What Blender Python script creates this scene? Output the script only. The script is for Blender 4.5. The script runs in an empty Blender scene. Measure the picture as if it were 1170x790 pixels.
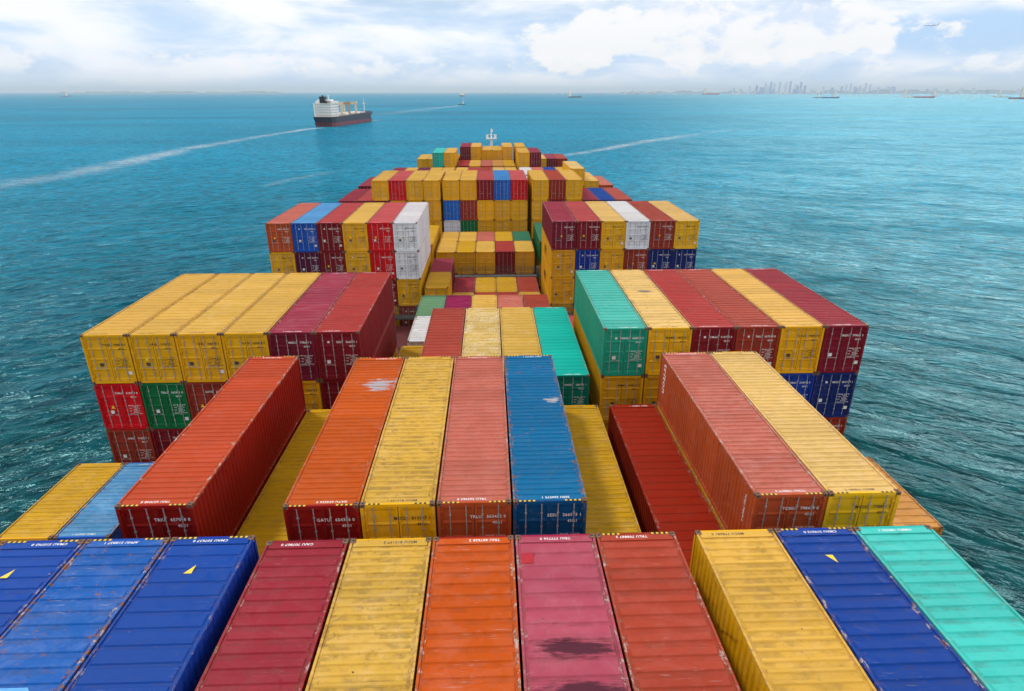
import bpy, math, random
from mathutils import Vector
random.seed(11)
R = math.radians
sc = bpy.context.scene
COL = sc.collection

# ------------------------------------------------------------------ camera
EYE = 41.0                                   # metres above the water
PITCH, YAW, FPX = 0.389, 0.0353, 707.2
cam = bpy.data.cameras.new("camera")
cam.sensor_width = 36.0
cam.lens = FPX / 1170.0 * 36.0
cam.clip_start = 0.1
cam.clip_end = 400000.0
cam_ob = bpy.data.objects.new("camera", cam)
COL.objects.link(cam_ob)
cam_ob.location = (0, 0, EYE)
cam_ob.rotation_euler = (math.pi / 2 - PITCH, 0, -YAW)
sc.camera = cam_ob

# ------------------------------------------------------------------ render settings / exposure
sc.view_settings.view_transform = 'Standard'
sc.view_settings.look = 'None'
sc.view_settings.exposure = 0.0
sc.view_settings.gamma = 1.0
sc.view_settings.use_curve_mapping = False
sc.render.engine = 'CYCLES'
sc.cycles.use_denoising = True
sc.cycles.max_bounces = 6
sc.cycles.diffuse_bounces = 3
sc.cycles.glossy_bounces = 3
sc.cycles.volume_bounces = 0
sc.cycles.transparent_max_bounces = 8
sc.cycles.sample_clamp_indirect = 4.0

# ------------------------------------------------------------------ node helper
class NT:
    def __init__(s, tree):
        s.t = tree
        s.t.nodes.clear()
    def n(s, typ, **kw):
        nd = s.t.nodes.new(typ)
        for k, v in kw.items():
            setattr(nd, k, v)
        return nd
    def put(s, sock, v):
        if v is None:
            return
        if isinstance(v, bpy.types.NodeSocket):
            s.t.links.new(v, sock)
        else:
            sock.default_value = v
    def m(s, op, a, b=None, c=None, clamp=False):
        nd = s.n('ShaderNodeMath', operation=op, use_clamp=clamp)
        for i, v in enumerate((a, b, c)):
            s.put(nd.inputs[i], v)
        return nd.outputs[0]
    def vm(s, op, a, b=None):
        nd = s.n('ShaderNodeVectorMath', operation=op)
        s.put(nd.inputs[0], a)
        s.put(nd.inputs[1], b)
        return nd.outputs[0]
    def xyz(s, x, y, z):
        nd = s.n('ShaderNodeCombineXYZ')
        s.put(nd.inputs[0], x); s.put(nd.inputs[1], y); s.put(nd.inputs[2], z)
        return nd.outputs[0]
    def sep(s, v):
        nd = s.n('ShaderNodeSeparateXYZ')
        s.put(nd.inputs[0], v)
        return nd.outputs[0], nd.outputs[1], nd.outputs[2]
    def noise(s, v, scale=1.0, detail=3.0, rough=0.55, dist=0.0, dim='3D'):
        nd = s.n('ShaderNodeTexNoise', noise_dimensions=dim)
        s.put(nd.inputs['Vector'], v)
        nd.inputs['Scale'].default_value = scale
        nd.inputs['Detail'].default_value = detail
        nd.inputs['Roughness'].default_value = rough
        nd.inputs['Distortion'].default_value = dist
        return nd.outputs[0]
    def step(s, v, a, b, lo=0.0, hi=1.0):
        nd = s.n('ShaderNodeMapRange', interpolation_type='SMOOTHSTEP')
        s.put(nd.inputs[0], v)
        s.put(nd.inputs[1], a); s.put(nd.inputs[2], b)
        nd.inputs[3].default_value = lo; nd.inputs[4].default_value = hi
        return nd.outputs[0]
    def mix(s, f, a, b, mode='MIX'):
        nd = s.n('ShaderNodeMix', data_type='RGBA', blend_type=mode)
        s.put(nd.inputs[0], f)
        s.put(nd.inputs[6], a); s.put(nd.inputs[7], b)
        return nd.outputs[2]
    def attr(s, name):
        return s.n('ShaderNodeAttribute', attribute_type='OBJECT', attribute_name=name).outputs['Fac']

def lin(r, g, b, k=1.0):
    f = lambda c: ((c / 255.0) / 12.92 if c <= 10.3 else ((c / 255.0 + 0.055) / 1.055) ** 2.4) * k
    return (f(r), f(g), f(b), 1.0)

# ------------------------------------------------------------------ sun and sky
SUN_EL, SUN_AZ = R(54), R(-50)               # azimuth from +Y (the bow), negative to port
sun = bpy.data.lights.new("sun", 'SUN')
sun.energy = 2.35
sun.angle = R(8)
sun.color = (1.0, 0.95, 0.87)
sun_ob = bpy.data.objects.new("sun", sun)
COL.objects.link(sun_ob)
sd = Vector((math.sin(SUN_AZ) * math.cos(SUN_EL), math.cos(SUN_AZ) * math.cos(SUN_EL), math.sin(SUN_EL)))
sun_ob.rotation_euler = (-sd).to_track_quat('-Z', 'Y').to_euler()
sun_ob.location = (-60, 20, 120)

world = bpy.data.worlds.new("World")
sc.world = world
world.use_nodes = True
t = NT(world.node_tree)
sky = t.n('ShaderNodeTexSky', sky_type='NISHITA')
sky.sun_disc = False
sky.sun_elevation = SUN_EL
sky.sun_rotation = SUN_AZ
sky.air_density = 1.0
sky.dust_density = 1.2
sky.ozone_density = 1.6
d = t.n('ShaderNodeTexCoord').outputs['Generated']
dx, dy, dz = t.sep(d)
az = t.m('ARCTAN2', dx, dy)
el = t.m('ARCSINE', dz)
def blob(ca, ce, ra, re):
    a = t.m('DIVIDE', t.m('SUBTRACT', az, ca), ra)
    b = t.m('DIVIDE', t.m('SUBTRACT', el, ce), re)
    return t.m('SQRT', t.m('ADD', t.m('MULTIPLY', a, a), t.m('MULTIPLY', b, b)))
p = t.xyz(t.m('MULTIPLY', az, 1.0), t.m('MULTIPLY', el, 3.2), 0.3)
n_big = t.noise(p, 5.0, 6.0, 0.55, 0.3)
n_puff = t.noise(t.xyz(az, t.m('MULTIPLY', el, 1.6), 2.6), 19.0, 8.0, 0.60, 0.1)
n_str = t.noise(t.xyz(az, t.m('MULTIPLY', el, 3.6), 5.0), 5.0, 6.0, 0.55, 0.3)
nish = t.mix(1.0, sky.outputs[0], (0.07, 0.07, 0.07, 1), 'MULTIPLY')
low = t.step(el, 0.06, 0.22, 1.0, 0.0)
# pale tropical air: near the horizon the sky goes to a milky blue
base = t.mix(t.m('MULTIPLY', low, 0.86), nish, lin(190, 216, 246))
base = t.mix(t.step(el, 0.0, 0.03, 0.75, 0.0), base, lin(200, 222, 246))
base = t.mix(t.step(el, 0.13, 0.24, 0.0, 0.8), base, lin(18, 84, 172))  # unseen deep-blue band added to keep the sea's reflection blue
# high thin veil
veil = t.m('MULTIPLY', t.step(n_str, 0.36, 0.62), t.step(el, 0.10, 0.22, 0.92, 0.12))
base = t.mix(veil, base, lin(244, 244, 249))
# unseen bright sky added astern, overhead and to starboard for fill and sea glare
aft = t.m('MULTIPLY', t.step(t.m('ABSOLUTE', az), 1.0, 1.8), t.step(el, -0.1, 0.2))
up = t.step(el, 0.75, 1.2)
cl = t.m('ADD', 0.75, t.m('MULTIPLY', n_big, 0.5))
base = t.mix(t.m('MULTIPLY', t.m('MAXIMUM', aft, up), 0.9), base, t.mix(1.0, (1.30, 1.27, 1.24, 1), t.xyz(cl, cl, cl), 'MULTIPLY'))
rightside = t.m('MULTIPLY', t.step(az, 0.12, 0.58), t.step(az, 0.95, 1.4, 1.0, 0.0))
rc = t.m('MULTIPLY', rightside, t.m('MULTIPLY', t.step(el, 0.128, 0.165), t.step(el, 0.25, 0.50, 1.0, 0.03)))
base = t.mix(rc, base, (8.2, 6.9, 6.4, 1))
# grey-blue cloud base at upper right
g = t.step(t.m('ADD', blob(0.62, 0.066, 0.17, 0.034), t.m('MULTIPLY', n_big, 0.9)), 0.85, 1.5, 1.0, 0.0)
base = t.mix(t.m('MULTIPLY', g, 0.95), base, lin(172, 203, 236))
# cumulus bank right of the centre
c1 = t.m('MINIMUM', blob(0.33, 0.078, 0.23, 0.040), blob(0.13, 0.058, 0.07, 0.030))
c1 = t.m('MINIMUM', c1, blob(0.16, 0.085, 0.05, 0.022))
cm = t.step(t.m('SUBTRACT', c1, t.m('MULTIPLY', t.m('SUBTRACT', n_puff, 0.5), 2.2)), 0.82, 1.12, 1.0, 0.0)
shade = t.step(t.m('ADD', n_puff, t.m('MULTIPLY', t.m('SUBTRACT', n_big, 0.5), 0.6)), 0.30, 0.50)
ccol = t.mix(shade, lin(206, 218, 238), (0.84, 0.84, 0.845, 1))
base = t.mix(cm, base, ccol)
# small cumulus tops low over the horizon
lowmask = t.m('MULTIPLY', t.step(el, 0.012, 0.03), t.step(el, 0.036, 0.062, 1.0, 0.0))
c2 = t.m('MULTIPLY', t.step(n_puff, 0.50, 0.62), lowmask)
base = t.mix(t.m('MULTIPLY', c2, 0.7), base, lin(250, 246, 246))
gain = t.step(el, 0.12, 0.17, 1.24, 1.0)
base = t.mix(1.0, base, t.xyz(gain, gain, gain), 'MULTIPLY')
bg = t.n('ShaderNodeBackground')
t.put(bg.inputs[0], base)
bg.inputs[1].default_value = 1.0
t.put(t.n('ShaderNodeOutputWorld').inputs[0], bg.outputs[0])

# ------------------------------------------------------------------ materials
def mat(name):
    m = bpy.data.materials.new(name)
    m.use_nodes = True
    return m, NT(m.node_tree)
def finish(t, color, rough=0.5, metal=0.0, spec=0.4, bump=None, bdist=0.01):
    b = t.n('ShaderNodeBsdfPrincipled')
    t.put(b.inputs['Base Color'], color)
    t.put(b.inputs['Roughness'], rough)
    t.put(b.inputs['Metallic'], metal)
    t.put(b.inputs['Specular IOR Level'], spec)
    if bump is not None:
        bn = t.n('ShaderNodeBump')
        bn.inputs['Distance'].default_value = bdist
        bn.inputs['Strength'].default_value = 1.0
        t.put(bn.inputs['Height'], bump)
        t.put(b.inputs['Normal'], bn.outputs[0])
    o = t.n('ShaderNodeOutputMaterial')
    t.put(o.inputs[0], b.outputs[0])
    return b
def plain(name, rgb, rough=0.5, metal=0.0, var=0.25, scale=3.0, spec=0.4):
    m, t = mat(name)
    co = t.n('ShaderNodeTexCoord').outputs['Object']
    n = t.noise(co, scale, 4.0, 0.6)
    dark = tuple(c * (1 - var) for c in rgb[:3]) + (1,)
    finish(t, t.mix(t.step(n, 0.35, 0.65), dark, rgb), rough, metal, spec)
    return m

def make_paint():
    m, t = mat("container_paint")
    oi = t.n('ShaderNodeObjectInfo')
    co = t.n('ShaderNodeTexCoord').outputs['Object']
    x, y, z = t.sep(co)
    rnd = oi.outputs['Random']
    off = t.xyz(t.m('MULTIPLY', rnd, 37.0), t.m('MULTIPLY', rnd, 91.0), t.m('MULTIPLY', rnd, 53.0))
    pc = t.vm('ADD', co, off)
    col = oi.outputs['Color']
    fade, rust, scr, grime = (t.attr(k) for k in ("fade", "rust", "scr", "grime"))
    # chalked, sun-bleached patches
    n1 = t.noise(t.vm('MULTIPLY', pc, (1.0, 1.3, 1.0)), 1.1, 8.0, 0.74, 0.5)
    hs = t.n('ShaderNodeHueSaturation')
    hs.inputs['Saturation'].default_value = 0.86
    hs.inputs['Value'].default_value = 1.14
    t.put(hs.inputs['Color'], col)
    col = t.mix(t.m('MULTIPLY', t.step(n1, 0.42, 0.68), fade), col, hs.outputs[0])
    # per-panel tone steps (one strip of sheet slightly different from the next)
    cell = t.m('FLOOR', t.m('MULTIPLY', y, 0.86))
    wn = t.n('ShaderNodeTexWhiteNoise', noise_dimensions='2D')
    t.put(wn.inputs['Vector'], t.xyz(cell, t.m('MULTIPLY', rnd, 400.0), 0.0))
    tone = t.m('ADD', 0.90, t.m('MULTIPLY', wn.outputs['Value'], 0.16))
    col = t.mix(1.0, col, t.xyz(tone, tone, tone), 'MULTIPLY')
    # grime washed along the ribs and in blotches
    gs = t.noise(t.vm('MULTIPLY', pc, (1.5, 3.2, 1.2)), 1.0, 7.0, 0.72, 0.4)
    gb = t.noise(pc, 2.6, 6.0, 0.7, 0.6)
    gm = t.m('MULTIPLY', t.m('ADD', t.m('MULTIPLY', t.step(gs, 0.50, 0.74), 0.7), t.step(gb, 0.58, 0.70)), grime, clamp=True)
    col = t.mix(t.m('MULTIPLY', gm, 0.78), col, t.mix(0.7, col, (0.07, 0.055, 0.04, 1)))
    # dirt that settles in the grooves between the ribs
    gv = t.m('MULTIPLY', t.m('MULTIPLY', t.step(z, 2.845, 2.848), t.step(z, 2.852, 2.860, 1.0, 0.0)), t.step(t.noise(pc, 1.7, 5.0, 0.65, 0.4), 0.40, 0.64))
    col = t.mix(t.m('MULTIPLY', gv, t.m('ADD', 0.12, t.m('MULTIPLY', grime, 0.75)), clamp=True), col, t.mix(0.62, col, (0.06, 0.045, 0.03, 1)))
    # small black specks and holes in the paint
    sp = t.noise(pc, 6.5, 2.0, 0.5)
    col = t.mix(t.m('MULTIPLY', t.step(sp, 0.735, 0.765), t.m('MULTIPLY', grime, 1.5, clamp=True)), col, (0.045, 0.035, 0.03, 1))
    # bare scratches that run across the roof
    sn = t.noise(t.vm('MULTIPLY', pc, (1.7, 24.0, 9.0)), 1.0, 5.0, 0.66, 0.25)
    sm = t.noise(pc, 0.55, 3.0, 0.6)
    sc_ = t.m('MULTIPLY', t.m('MULTIPLY', t.step(sn, 0.615, 0.665), t.step(sm, 0.48, 0.62)), scr, clamp=True)
    col = t.mix(sc_, col, t.mix(0.5, (0.50, 0.45, 0.43, 1), col))
    # rust: specks, and along the long edges
    edge = t.step(t.m('ABSOLUTE', x), 0.92, 1.22)
    rn = t.noise(pc, 7.0, 6.0, 0.7)
    rn2 = t.noise(t.vm('MULTIPLY', pc, (1.0, 2.5, 1.0)), 2.2, 6.0, 0.7)
    rm = t.step(t.m('ADD', t.m('MULTIPLY', rn, 0.6), t.m('ADD', t.m('MULTIPLY', rn2, 0.5), t.m('MULTIPLY', edge, 0.10))), 0.63, 0.70)
    rm = t.m('MULTIPLY', rm, rust, clamp=True)
    # chipped paint where boxes get handled: along the side rails and at the ends of the ribs
    ch = t.noise(t.vm('MULTIPLY', pc, (5.0, 2.6, 4.0)), 1.0, 5.0, 0.7, 0.3)
    cmk = t.m('MULTIPLY', t.step(t.m('ADD', ch, t.m('MULTIPLY', t.step(t.m('ABSOLUTE', x), 0.95, 1.16), 0.17)), 0.70, 0.75), t.m('MULTIPLY', t.m('MULTIPLY', scr, 1.2, clamp=True), t.step(z, 2.70, 2.82)))
    col = t.mix(cmk, col, t.mix(t.step(rn, 0.45, 0.55), (0.46, 0.38, 0.35, 1), (0.16, 0.075, 0.045, 1)))
    col = t.mix(rm, col, t.mix(rn, (0.10, 0.035, 0.015, 1), (0.30, 0.13, 0.055, 1)))
    # one big placed scrape / stain
    px_, py_, ps, pd = (t.attr(k) for k in ("mark_x", "mark_y", "mark_size", "mark_dark"))
    a = t.m('DIVIDE', t.m('SUBTRACT', x, px_), t.m('MULTIPLY', ps, 1.25))
    dy0 = t.m('SUBTRACT', y, py_)
    dy1 = t.m('ADD', dy0, t.m('ADD', t.m('MULTIPLY', t.m('SUBTRACT', 1.0, pd), 99.0), 1.2))
    dyy = t.m('MINIMUM', t.m('ABSOLUTE', dy0), t.m('ABSOLUTE', dy1))
    b = t.m('DIVIDE', dyy, t.m('MULTIPLY', ps, t.m('SUBTRACT', 1.0, t.m('MULTIPLY', pd, 0.66))))
    rr = t.m('SQRT', t.m('ADD', t.m('MULTIPLY', a, a), t.m('MULTIPLY', b, b)))
    ln = t.noise(t.vm('MULTIPLY', pc, (1.6, 9.0, 3.0)), 1.0, 6.0, 0.72, 0.2)
    lim = t.m('ADD', 1.06, t.m('MULTIPLY', pd, 0.42))
    mk = t.step(t.m('ADD', t.m('MULTIPLY', rr, t.m('ADD', 0.36, t.m('MULTIPLY', pd, 0.34))), t.m('MULTIPLY', ln, 1.6)), t.m('ADD', lim, 0.04), t.m('SUBTRACT', lim, t.m('ADD', 0.10, t.m('MULTIPLY', pd, 0.25))), 0.0, 1.0)
    mk = t.m('MULTIPLY', mk, t.step(ps, 0.0, 0.05))
    col = t.mix(mk, col, t.mix(pd, (0.34, 0.32, 0.34, 1), (0.075, 0.016, 0.028, 1)))
    spk = t.m('MULTIPLY', t.step(t.m('ADD', t.noise(pc, 21.0, 2.0, 0.6), t.m('MULTIPLY', t.noise(pc, 1.2, 2.0), 0.25)), 0.70, 0.75), t.attr('speck'))
    col = t.mix(spk, col, (0.80, 0.74, 0.60, 1))
    rough = t.m('ADD', 0.44, t.m('ADD', t.m('MULTIPLY', n1, 0.22), t.m('MULTIPLY', rm, 0.25)))
    dent = t.m('ADD', t.noise(pc, 1.6, 3.0, 0.5), t.m('MULTIPLY', t.step(t.noise(pc, 1.1, 1.0, 0.4), 0.60, 0.72), -0.9))
    finish(t, col, rough, 0.0, 0.10, dent, 0.022)
    return m
PAINT = make_paint()
STEEL = plain("galvanised_steel", (0.42, 0.41, 0.41, 1), 0.42, 0.25, 0.3, 6.0)
CAST = plain("rusty_casting_steel", (0.20, 0.105, 0.06, 1), 0.75, 0.0, 0.55, 9.0)
DARK = plain("gasket_and_shade_dark", (0.012, 0.012, 0.012, 1), 0.8)  # seal rubber, and the shade painted into casting slots and box interior
WHITE = plain("white_marking_paint", (0.80, 0.80, 0.80, 1), 0.6, 0.0, 0.12, 8.0)
BLACK = plain("black_marking_paint", (0.02, 0.02, 0.018, 1), 0.6)
STRIPE_Y = plain("hazard_yellow", (0.75, 0.48, 0.02, 1), 0.6, 0.0, 0.3, 12.0)
SHIP_GREY = plain("deck_steel_paint", (0.09, 0.095, 0.095, 1), 0.6, 0.0, 0.4, 1.5)
HULL = plain("hull_paint", (0.02, 0.04, 0.09, 1), 0.5, 0.0, 0.4, 0.4)
DECK_RED = plain("deck_red_paint", (0.17, 0.055, 0.04, 1), 0.7, 0.0, 0.4, 0.6)
MAST_WHITE = plain("white_ship_paint", (0.80, 0.80, 0.78, 1), 0.5, 0.0, 0.15, 0.3)

# ------------------------------------------------------------------ mesh helper
class MB:
    def __init__(s):
        s.v, s.f, s.mi = [], [], []
    def quad(s, a, b, c, d_, mi=0):
        i = len(s.v); s.v += [a, b, c, d_]; s.f.append((i, i + 1, i + 2, i + 3)); s.mi.append(mi)
    def poly(s, pts, mi=0):
        i = len(s.v); s.v += pts; s.f.append(tuple(range(i, i + len(pts)))); s.mi.append(mi)
    def box(s, x0, x1, y0, y1, z0, z1, mi=0):
        i = len(s.v)
        s.v += [(x0, y0, z0), (x1, y0, z0), (x1, y1, z0), (x0, y1, z0), (x0, y0, z1), (x1, y0, z1), (x1, y1, z1), (x0, y1, z1)]
        for q in ((0, 3, 2, 1), (4, 5, 6, 7), (0, 1, 5, 4), (1, 2, 6, 5), (2, 3, 7, 6), (3, 0, 4, 7)):
            s.f.append(tuple(i + k for k in q)); s.mi.append(mi)
    def tube(s, a, b, r, n=8, mi=0, r2=None):
        a, b = Vector(a), Vector(b)
        r2 = r if r2 is None else r2
        w = (b - a).normalized()
        u = w.orthogonal().normalized(); q = w.cross(u)
        i = len(s.v)
        for P, rr in ((a, r), (b, r2)):
            for k in range(n):
                an = 2 * math.pi * k / n
                s.v.append(tuple(P + (u * math.cos(an) + q * math.sin(an)) * rr))
        for k in range(n):
            s.f.append((i + k, i + (k + 1) % n, i + n + (k + 1) % n, i + n + k)); s.mi.append(mi)
        s.f.append(tuple(i + k for k in range(n - 1, -1, -1))); s.mi.append(mi)
        s.f.append(tuple(i + n + k for k in range(n))); s.mi.append(mi)
    def prism(s, outline, z0, z1, mi=0):
        """outline: counter-clockwise (x, y) list, extruded from z0 to z1"""
        n = len(outline); i = len(s.v)
        s.v += [(x, y, z0) for x, y in outline] + [(x, y, z1) for x, y in outline]
        for k in range(n):
            s.f.append((i + k, i + (k + 1) % n, i + n + (k + 1) % n, i + n + k)); s.mi.append(mi)
        s.f.append(tuple(i + k for k in range(n - 1, -1, -1))); s.mi.append(mi)
        s.f.append(tuple(i + n + k for k in range(n))); s.mi.append(mi)
    def mesh(s, name, mats):
        me = bpy.data.meshes.new(name)
        me.from_pydata(s.v, [], s.f)
        for m in mats:
            me.materials.append(m)
        me.polygons.foreach_set("material_index", s.mi)
        me.update()
        return me

def link(name, me, parent=None, loc=None, rot=None):
    o = bpy.data.objects.new(name, me)
    COL.objects.link(o)
    if parent is not None:
        o.parent = parent
    if loc is not None:
        o.location = loc
    if rot is not None:
        o.rotation_euler = rot
    return o
def tag(o, label=None, cat=None, group=None, kind=None):
    for k, v in (("label", label), ("category", cat), ("group", group), ("kind", kind)):
        if v:
            o[k] = v
    return o

# ------------------------------------------------------------------ container kit
CW, CH = 2.438, 2.896
LEN = {40: 12.192, 20: 6.058}
def body_mesh(L, full):
    b = MB(); w, h = CW / 2, CH; l = L / 2
    pst = 0.11
    for sx in (-1, 1):
        for sy in (-1, 1):
            x0, x1 = sorted((sx * w, sx * (w - pst))); y0, y1 = sorted((sy * l, sy * (l - pst)))
            b.box(x0, x1, y0, y1, 0.0 if not full else 0.118, h if not full else h - 0.118)
    for sx in (-1, 1):
        x0, x1 = sorted((sx * (w - 0.002), sx * (w - 0.06)))
        b.box(x0, x1, -l + pst, l - pst, 0.01, 0.17)                 # bottom side rail
        # corrugated side wall
        prof = []; n = max(2, int(round((L - 2 * pst) / 0.278))); pit = (L - 2 * pst) / n
        y = -l + pst
        for k in range(n):
            prof += [(y, 0.046), (y + pit * 0.26, 0.046), (y + pit * 0.50, 0.010), (y + pit * 0.76, 0.010)]
            y += pit
        prof.append((l - pst, 0.046))
        for (ya, da), (yb, db) in zip(prof[:-1], prof[1:]):
            xa, xb = sx * (w - da), sx * (w - db)
            q = [(xa, ya, 0.17), (xb, yb, 0.17), (xb, yb, h - 0.075), (xa, ya, h - 0.075)]
            if sx < 0:
                q.reverse()
            b.quad(*q)
    # fore end: corrugated wall with rails
    b.box(-w + pst, w - pst, l - 0.07, l - 0.004, h - 0.10, h - 0.008)
    b.box(-w + pst, w - pst, l - 0.07, l - 0.004, 0.01, 0.15)
    n = 9; pit = (CW - 2 * pst) / n; x = -w + pst; prof = []
    for k in range(n):
        prof += [(x, 0.05), (x + pit * .26, 0.05), (x + pit * .5, 0.012), (x + pit * .76, 0.012)]
        x += pit
    prof.append((w - pst, 0.05))
    for (xa, da), (xb, db) in zip(prof[:-1], prof[1:]):
        b.quad((xb, l - db, 0.15), (xa, l - da, 0.15), (xa, l - da, h - 0.10), (xb, l - db, h - 0.10))
    # aft end: door header and sill, floor, dark sheet standing in for the shaded inside behind the doors
    b.box(-w + pst, w - pst, -l + 0.006, -l + 0.10, h - 0.115, h - 0.008)
    b.box(-w + pst, w - pst, -l + 0.006, -l + 0.10, 0.01, 0.135)
    b.box(-w + 0.05, w - 0.05, -l + 0.12, l - 0.08, 0.06, 0.14, 1)
    b.quad((-w + pst, -l + 0.115, 0.13), (w - pst, -l + 0.115, 0.13), (w - pst, -l + 0.115, h - 0.11), (-w + pst, -l + 0.115, h - 0.11), 1)
    if not full:
        for sx in (-1, 1):
            for sy in (-1, 1):
                for z0, z1 in ((-0.001, 0.118), (h - 0.118, h + 0.003)):
                    x0, x1 = sorted((sx * (w + 0.003), sx * (w - 0.165))); y0, y1 = sorted((sy * (l + 0.003), sy * (l - 0.18)))
                    b.box(x0, x1, y0, y1, z0, z1, 2)
    return b.mesh("container_body", [PAINT, DARK, CAST])
def roof_mesh(L, pitch, duty=0.5, dep=0.02):
    """roof sheet with pressed transverse ribs that stop short of the side rails"""
    b = MB(); w, h = CW / 2, CH; l = L / 2
    z0 = h - 0.046; z1 = z0 + dep
    xe, xi, xo = w - 0.165, w - 0.13, w - 0.07
    ya, yb = -l + 0.33, l - 0.33
    n = int(round((yb - ya) / pitch)); pit = (yb - ya) / n
    for sx in (-1, 1):
        x0, x1 = sorted((sx * (w - 0.004), sx * (w - 0.07)))
        b.box(x0, x1, -l + 0.11, l - 0.11, h - 0.075, h - 0.008)       # top side rail
    def strip(p0, p1):
        b.quad((-xo, p0, z0), (xo, p0, z0), (xo, p1, z0), (-xo, p1, z0))
    b.box(-w + 0.11, w - 0.11, -l + 0.10, ya, z0 - 0.02, h - 0.012)
    b.box(-w + 0.11, w - 0.11, yb, l - 0.07, z0 - 0.02, h - 0.012)
    # narrow sheet edges beside the end plates
    for s in (-1, 1):
        x0, x1 = sorted((s * (w - 0.11), s * xo))
        b.quad((x0, -l + 0.1, z0 - .01), (x1, -l + 0.1, z0 - .01), (x1, ya, z0 - .01), (x0, ya, z0 - .01))
        b.quad((x0, yb, z0 - .01), (x1, yb, z0 - .01), (x1, l - .07, z0 - .01), (x0, l - .07, z0 - .01))
    y = ya
    for k in range(n):
        f = pit * (1 - duty) / 2; r = 0.034
        y0, y1, y2, y3 = y + f, y + f + r, y + pit - f - r, y + pit - f
        strip(y, y0); strip(y3, y + pit)
        for s in (-1, 1):
            q = [(s * xi, y0, z0), (s * xo, y0, z0), (s * xo, y3, z0), (s * xi, y3, z0)]
            b.quad(*(q if s > 0 else q[::-1]))
            q = [(s * xe, y1, z1), (s * xi, y0, z0), (s * xi, y3, z0), (s * xe, y2, z1)]
            b.quad(*(q if s > 0 else q[::-1]))
        b.quad((-xi, y0, z0), (xi, y0, z0), (xe, y1, z1), (-xe, y1, z1))
        b.quad((-xe, y1, z1), (xe, y1, z1), (xe, y2, z1), (-xe, y2, z1))
        b.quad((-xe, y2, z1), (xe, y2, z1), (xi, y3, z0), (-xi, y3, z0))
        y += pit
    return b.mesh("container_roof", [PAINT])
def door_mesh(side, L, rods):
    """side -1 / +1: half of the double door in the aft end"""
    b = MB(); l = L / 2; h = CH
    xi, xo = side * 0.012, side * (CW / 2 - 0.115)
    x0, x1 = sorted((xi, xo)); z0, z1 = 0.14, h - 0.12
    yf, yr, yb = -l + 0.060, -l + 0.102, -l + 0.112        # raised face, recess, back
    fr = 0.075
    b.box(x0, x0 + fr, yf, yb, z0, z1); b.box(x1 - fr, x1, yf, yb, z0, z1)
    zz = [(z0, yf), (z0 + 0.10, yf)]
    n = 4; span = z1 - z0 - 0.20
    for k in range(n):
        a = z0 + 0.10 + span * k / n; e = z0 + 0.10 + span * (k + 1) / n
        m0 = 0.10 * span / n
        zz += [(a + m0, yr), (e - m0 * 1.6, yr)]
        if k < n - 1:
            zz += [(e - m0 * 0.6, yf + 0.004), (e, yf + 0.004)]
    zz += [(z1 - 0.10, yf), (z1, yf)]
    for (za, pa), (zb, pb) in zip(zz[:-1], zz[1:]):
        b.quad((x0 + fr, pa, za), (x1 - fr, pa, za), (x1 - fr, pb, zb), (x0 + fr, pb, zb))
    b.quad((x0, yf + .001, z1), (x1, yf + .001, z1), (x1, yb, z1), (x0, yb, z1))
    # hinges on the outer edge
    for k in range(4):
        z = z0 + 0.25 + k * (z1 - z0 - 0.5) / 3
        a, e = sorted((side * (CW / 2 - 0.20), side * (CW / 2 - 0.03)))
        b.box(a, e, -l + 0.025, -l + 0.062, z - 0.045, z + 0.045)
    # dark seal round the leaf
    a, e = sorted((side * 0.0, side * 0.0125))
    b.box(a, e, -l + 0.066, -l + 0.105, z0, z1, 1)
    if rods:
        for f in (0.27, 0.80):
            rod_into(b, side * f, L, 2)
    return b.mesh("container_door", [PAINT, DARK, STEEL])
def rod_into(b, x, L, mi):
    l = L / 2; y = -l + 0.032; h = CH
    b.tube((x, y, 0.06), (x, y, h - 0.05), 0.0175, 6, mi)
    for z in (0.075, h - 0.075):
        b.box(x - 0.045, x + 0.045, -l + 0.012, -l + 0.058, z - 0.05, z + 0.05, mi)
    for z in (0.55, 1.20, 1.85, 2.40):
        b.box(x - 0.035, x + 0.035, -l + 0.016, -l + 0.062, z - 0.025, z + 0.025, mi)
    s = 1 if x > 0 else -1
    s2 = -s if abs(x) > 0.5 else s
    b.box(min(x, x + s2 * 0.34), max(x, x + s2 * 0.34), -l + 0.014, -l + 0.030, 0.93, 0.965, mi)
def rod_mesh(x, L):
    b = MB(); rod_into(b, x, L, 0)
    return b.mesh("lock_rod", [STEEL])
def casting_mesh():
    """corner casting about its own outer corner at the origin, growing to +x, +y, +z, with dark slots"""
    b = MB()
    b.box(-0.003, 0.165, -0.003, 0.18, 0, 0.118, 0)
    b.box(0.05, 0.112, 0.058, 0.122, 0.116, 0.1195, 1)  # dark plates laid on as the shade inside the slots
    b.box(0.055, 0.11, -0.0045, 0.0, 0.03, 0.09, 1)
    b.box(-0.0045, 0.0, 0.06, 0.12, 0.03, 0.09, 1)
    return b.mesh("corner_casting", [CAST, DARK])
def stripe_mesh(n=7):
    """yellow and black diagonal warning strip, lying flat, width along x"""
    b = MB(); s = 0.075; hgt = 0.075
    for k in range(n):
        x = k * s
        b.box(x, x + s, 0, hgt, 0, 0.004, k % 2)
        b.poly([(x + .02, 0.003, .0052), (x + s, 0.003, .0052), (x + s - .02, hgt - .003, .0052), (x, hgt - .003, .0052)], k % 2)
    return b.mesh("hazard_strip", [STRIPE_Y, BLACK])
_text = {}
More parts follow.
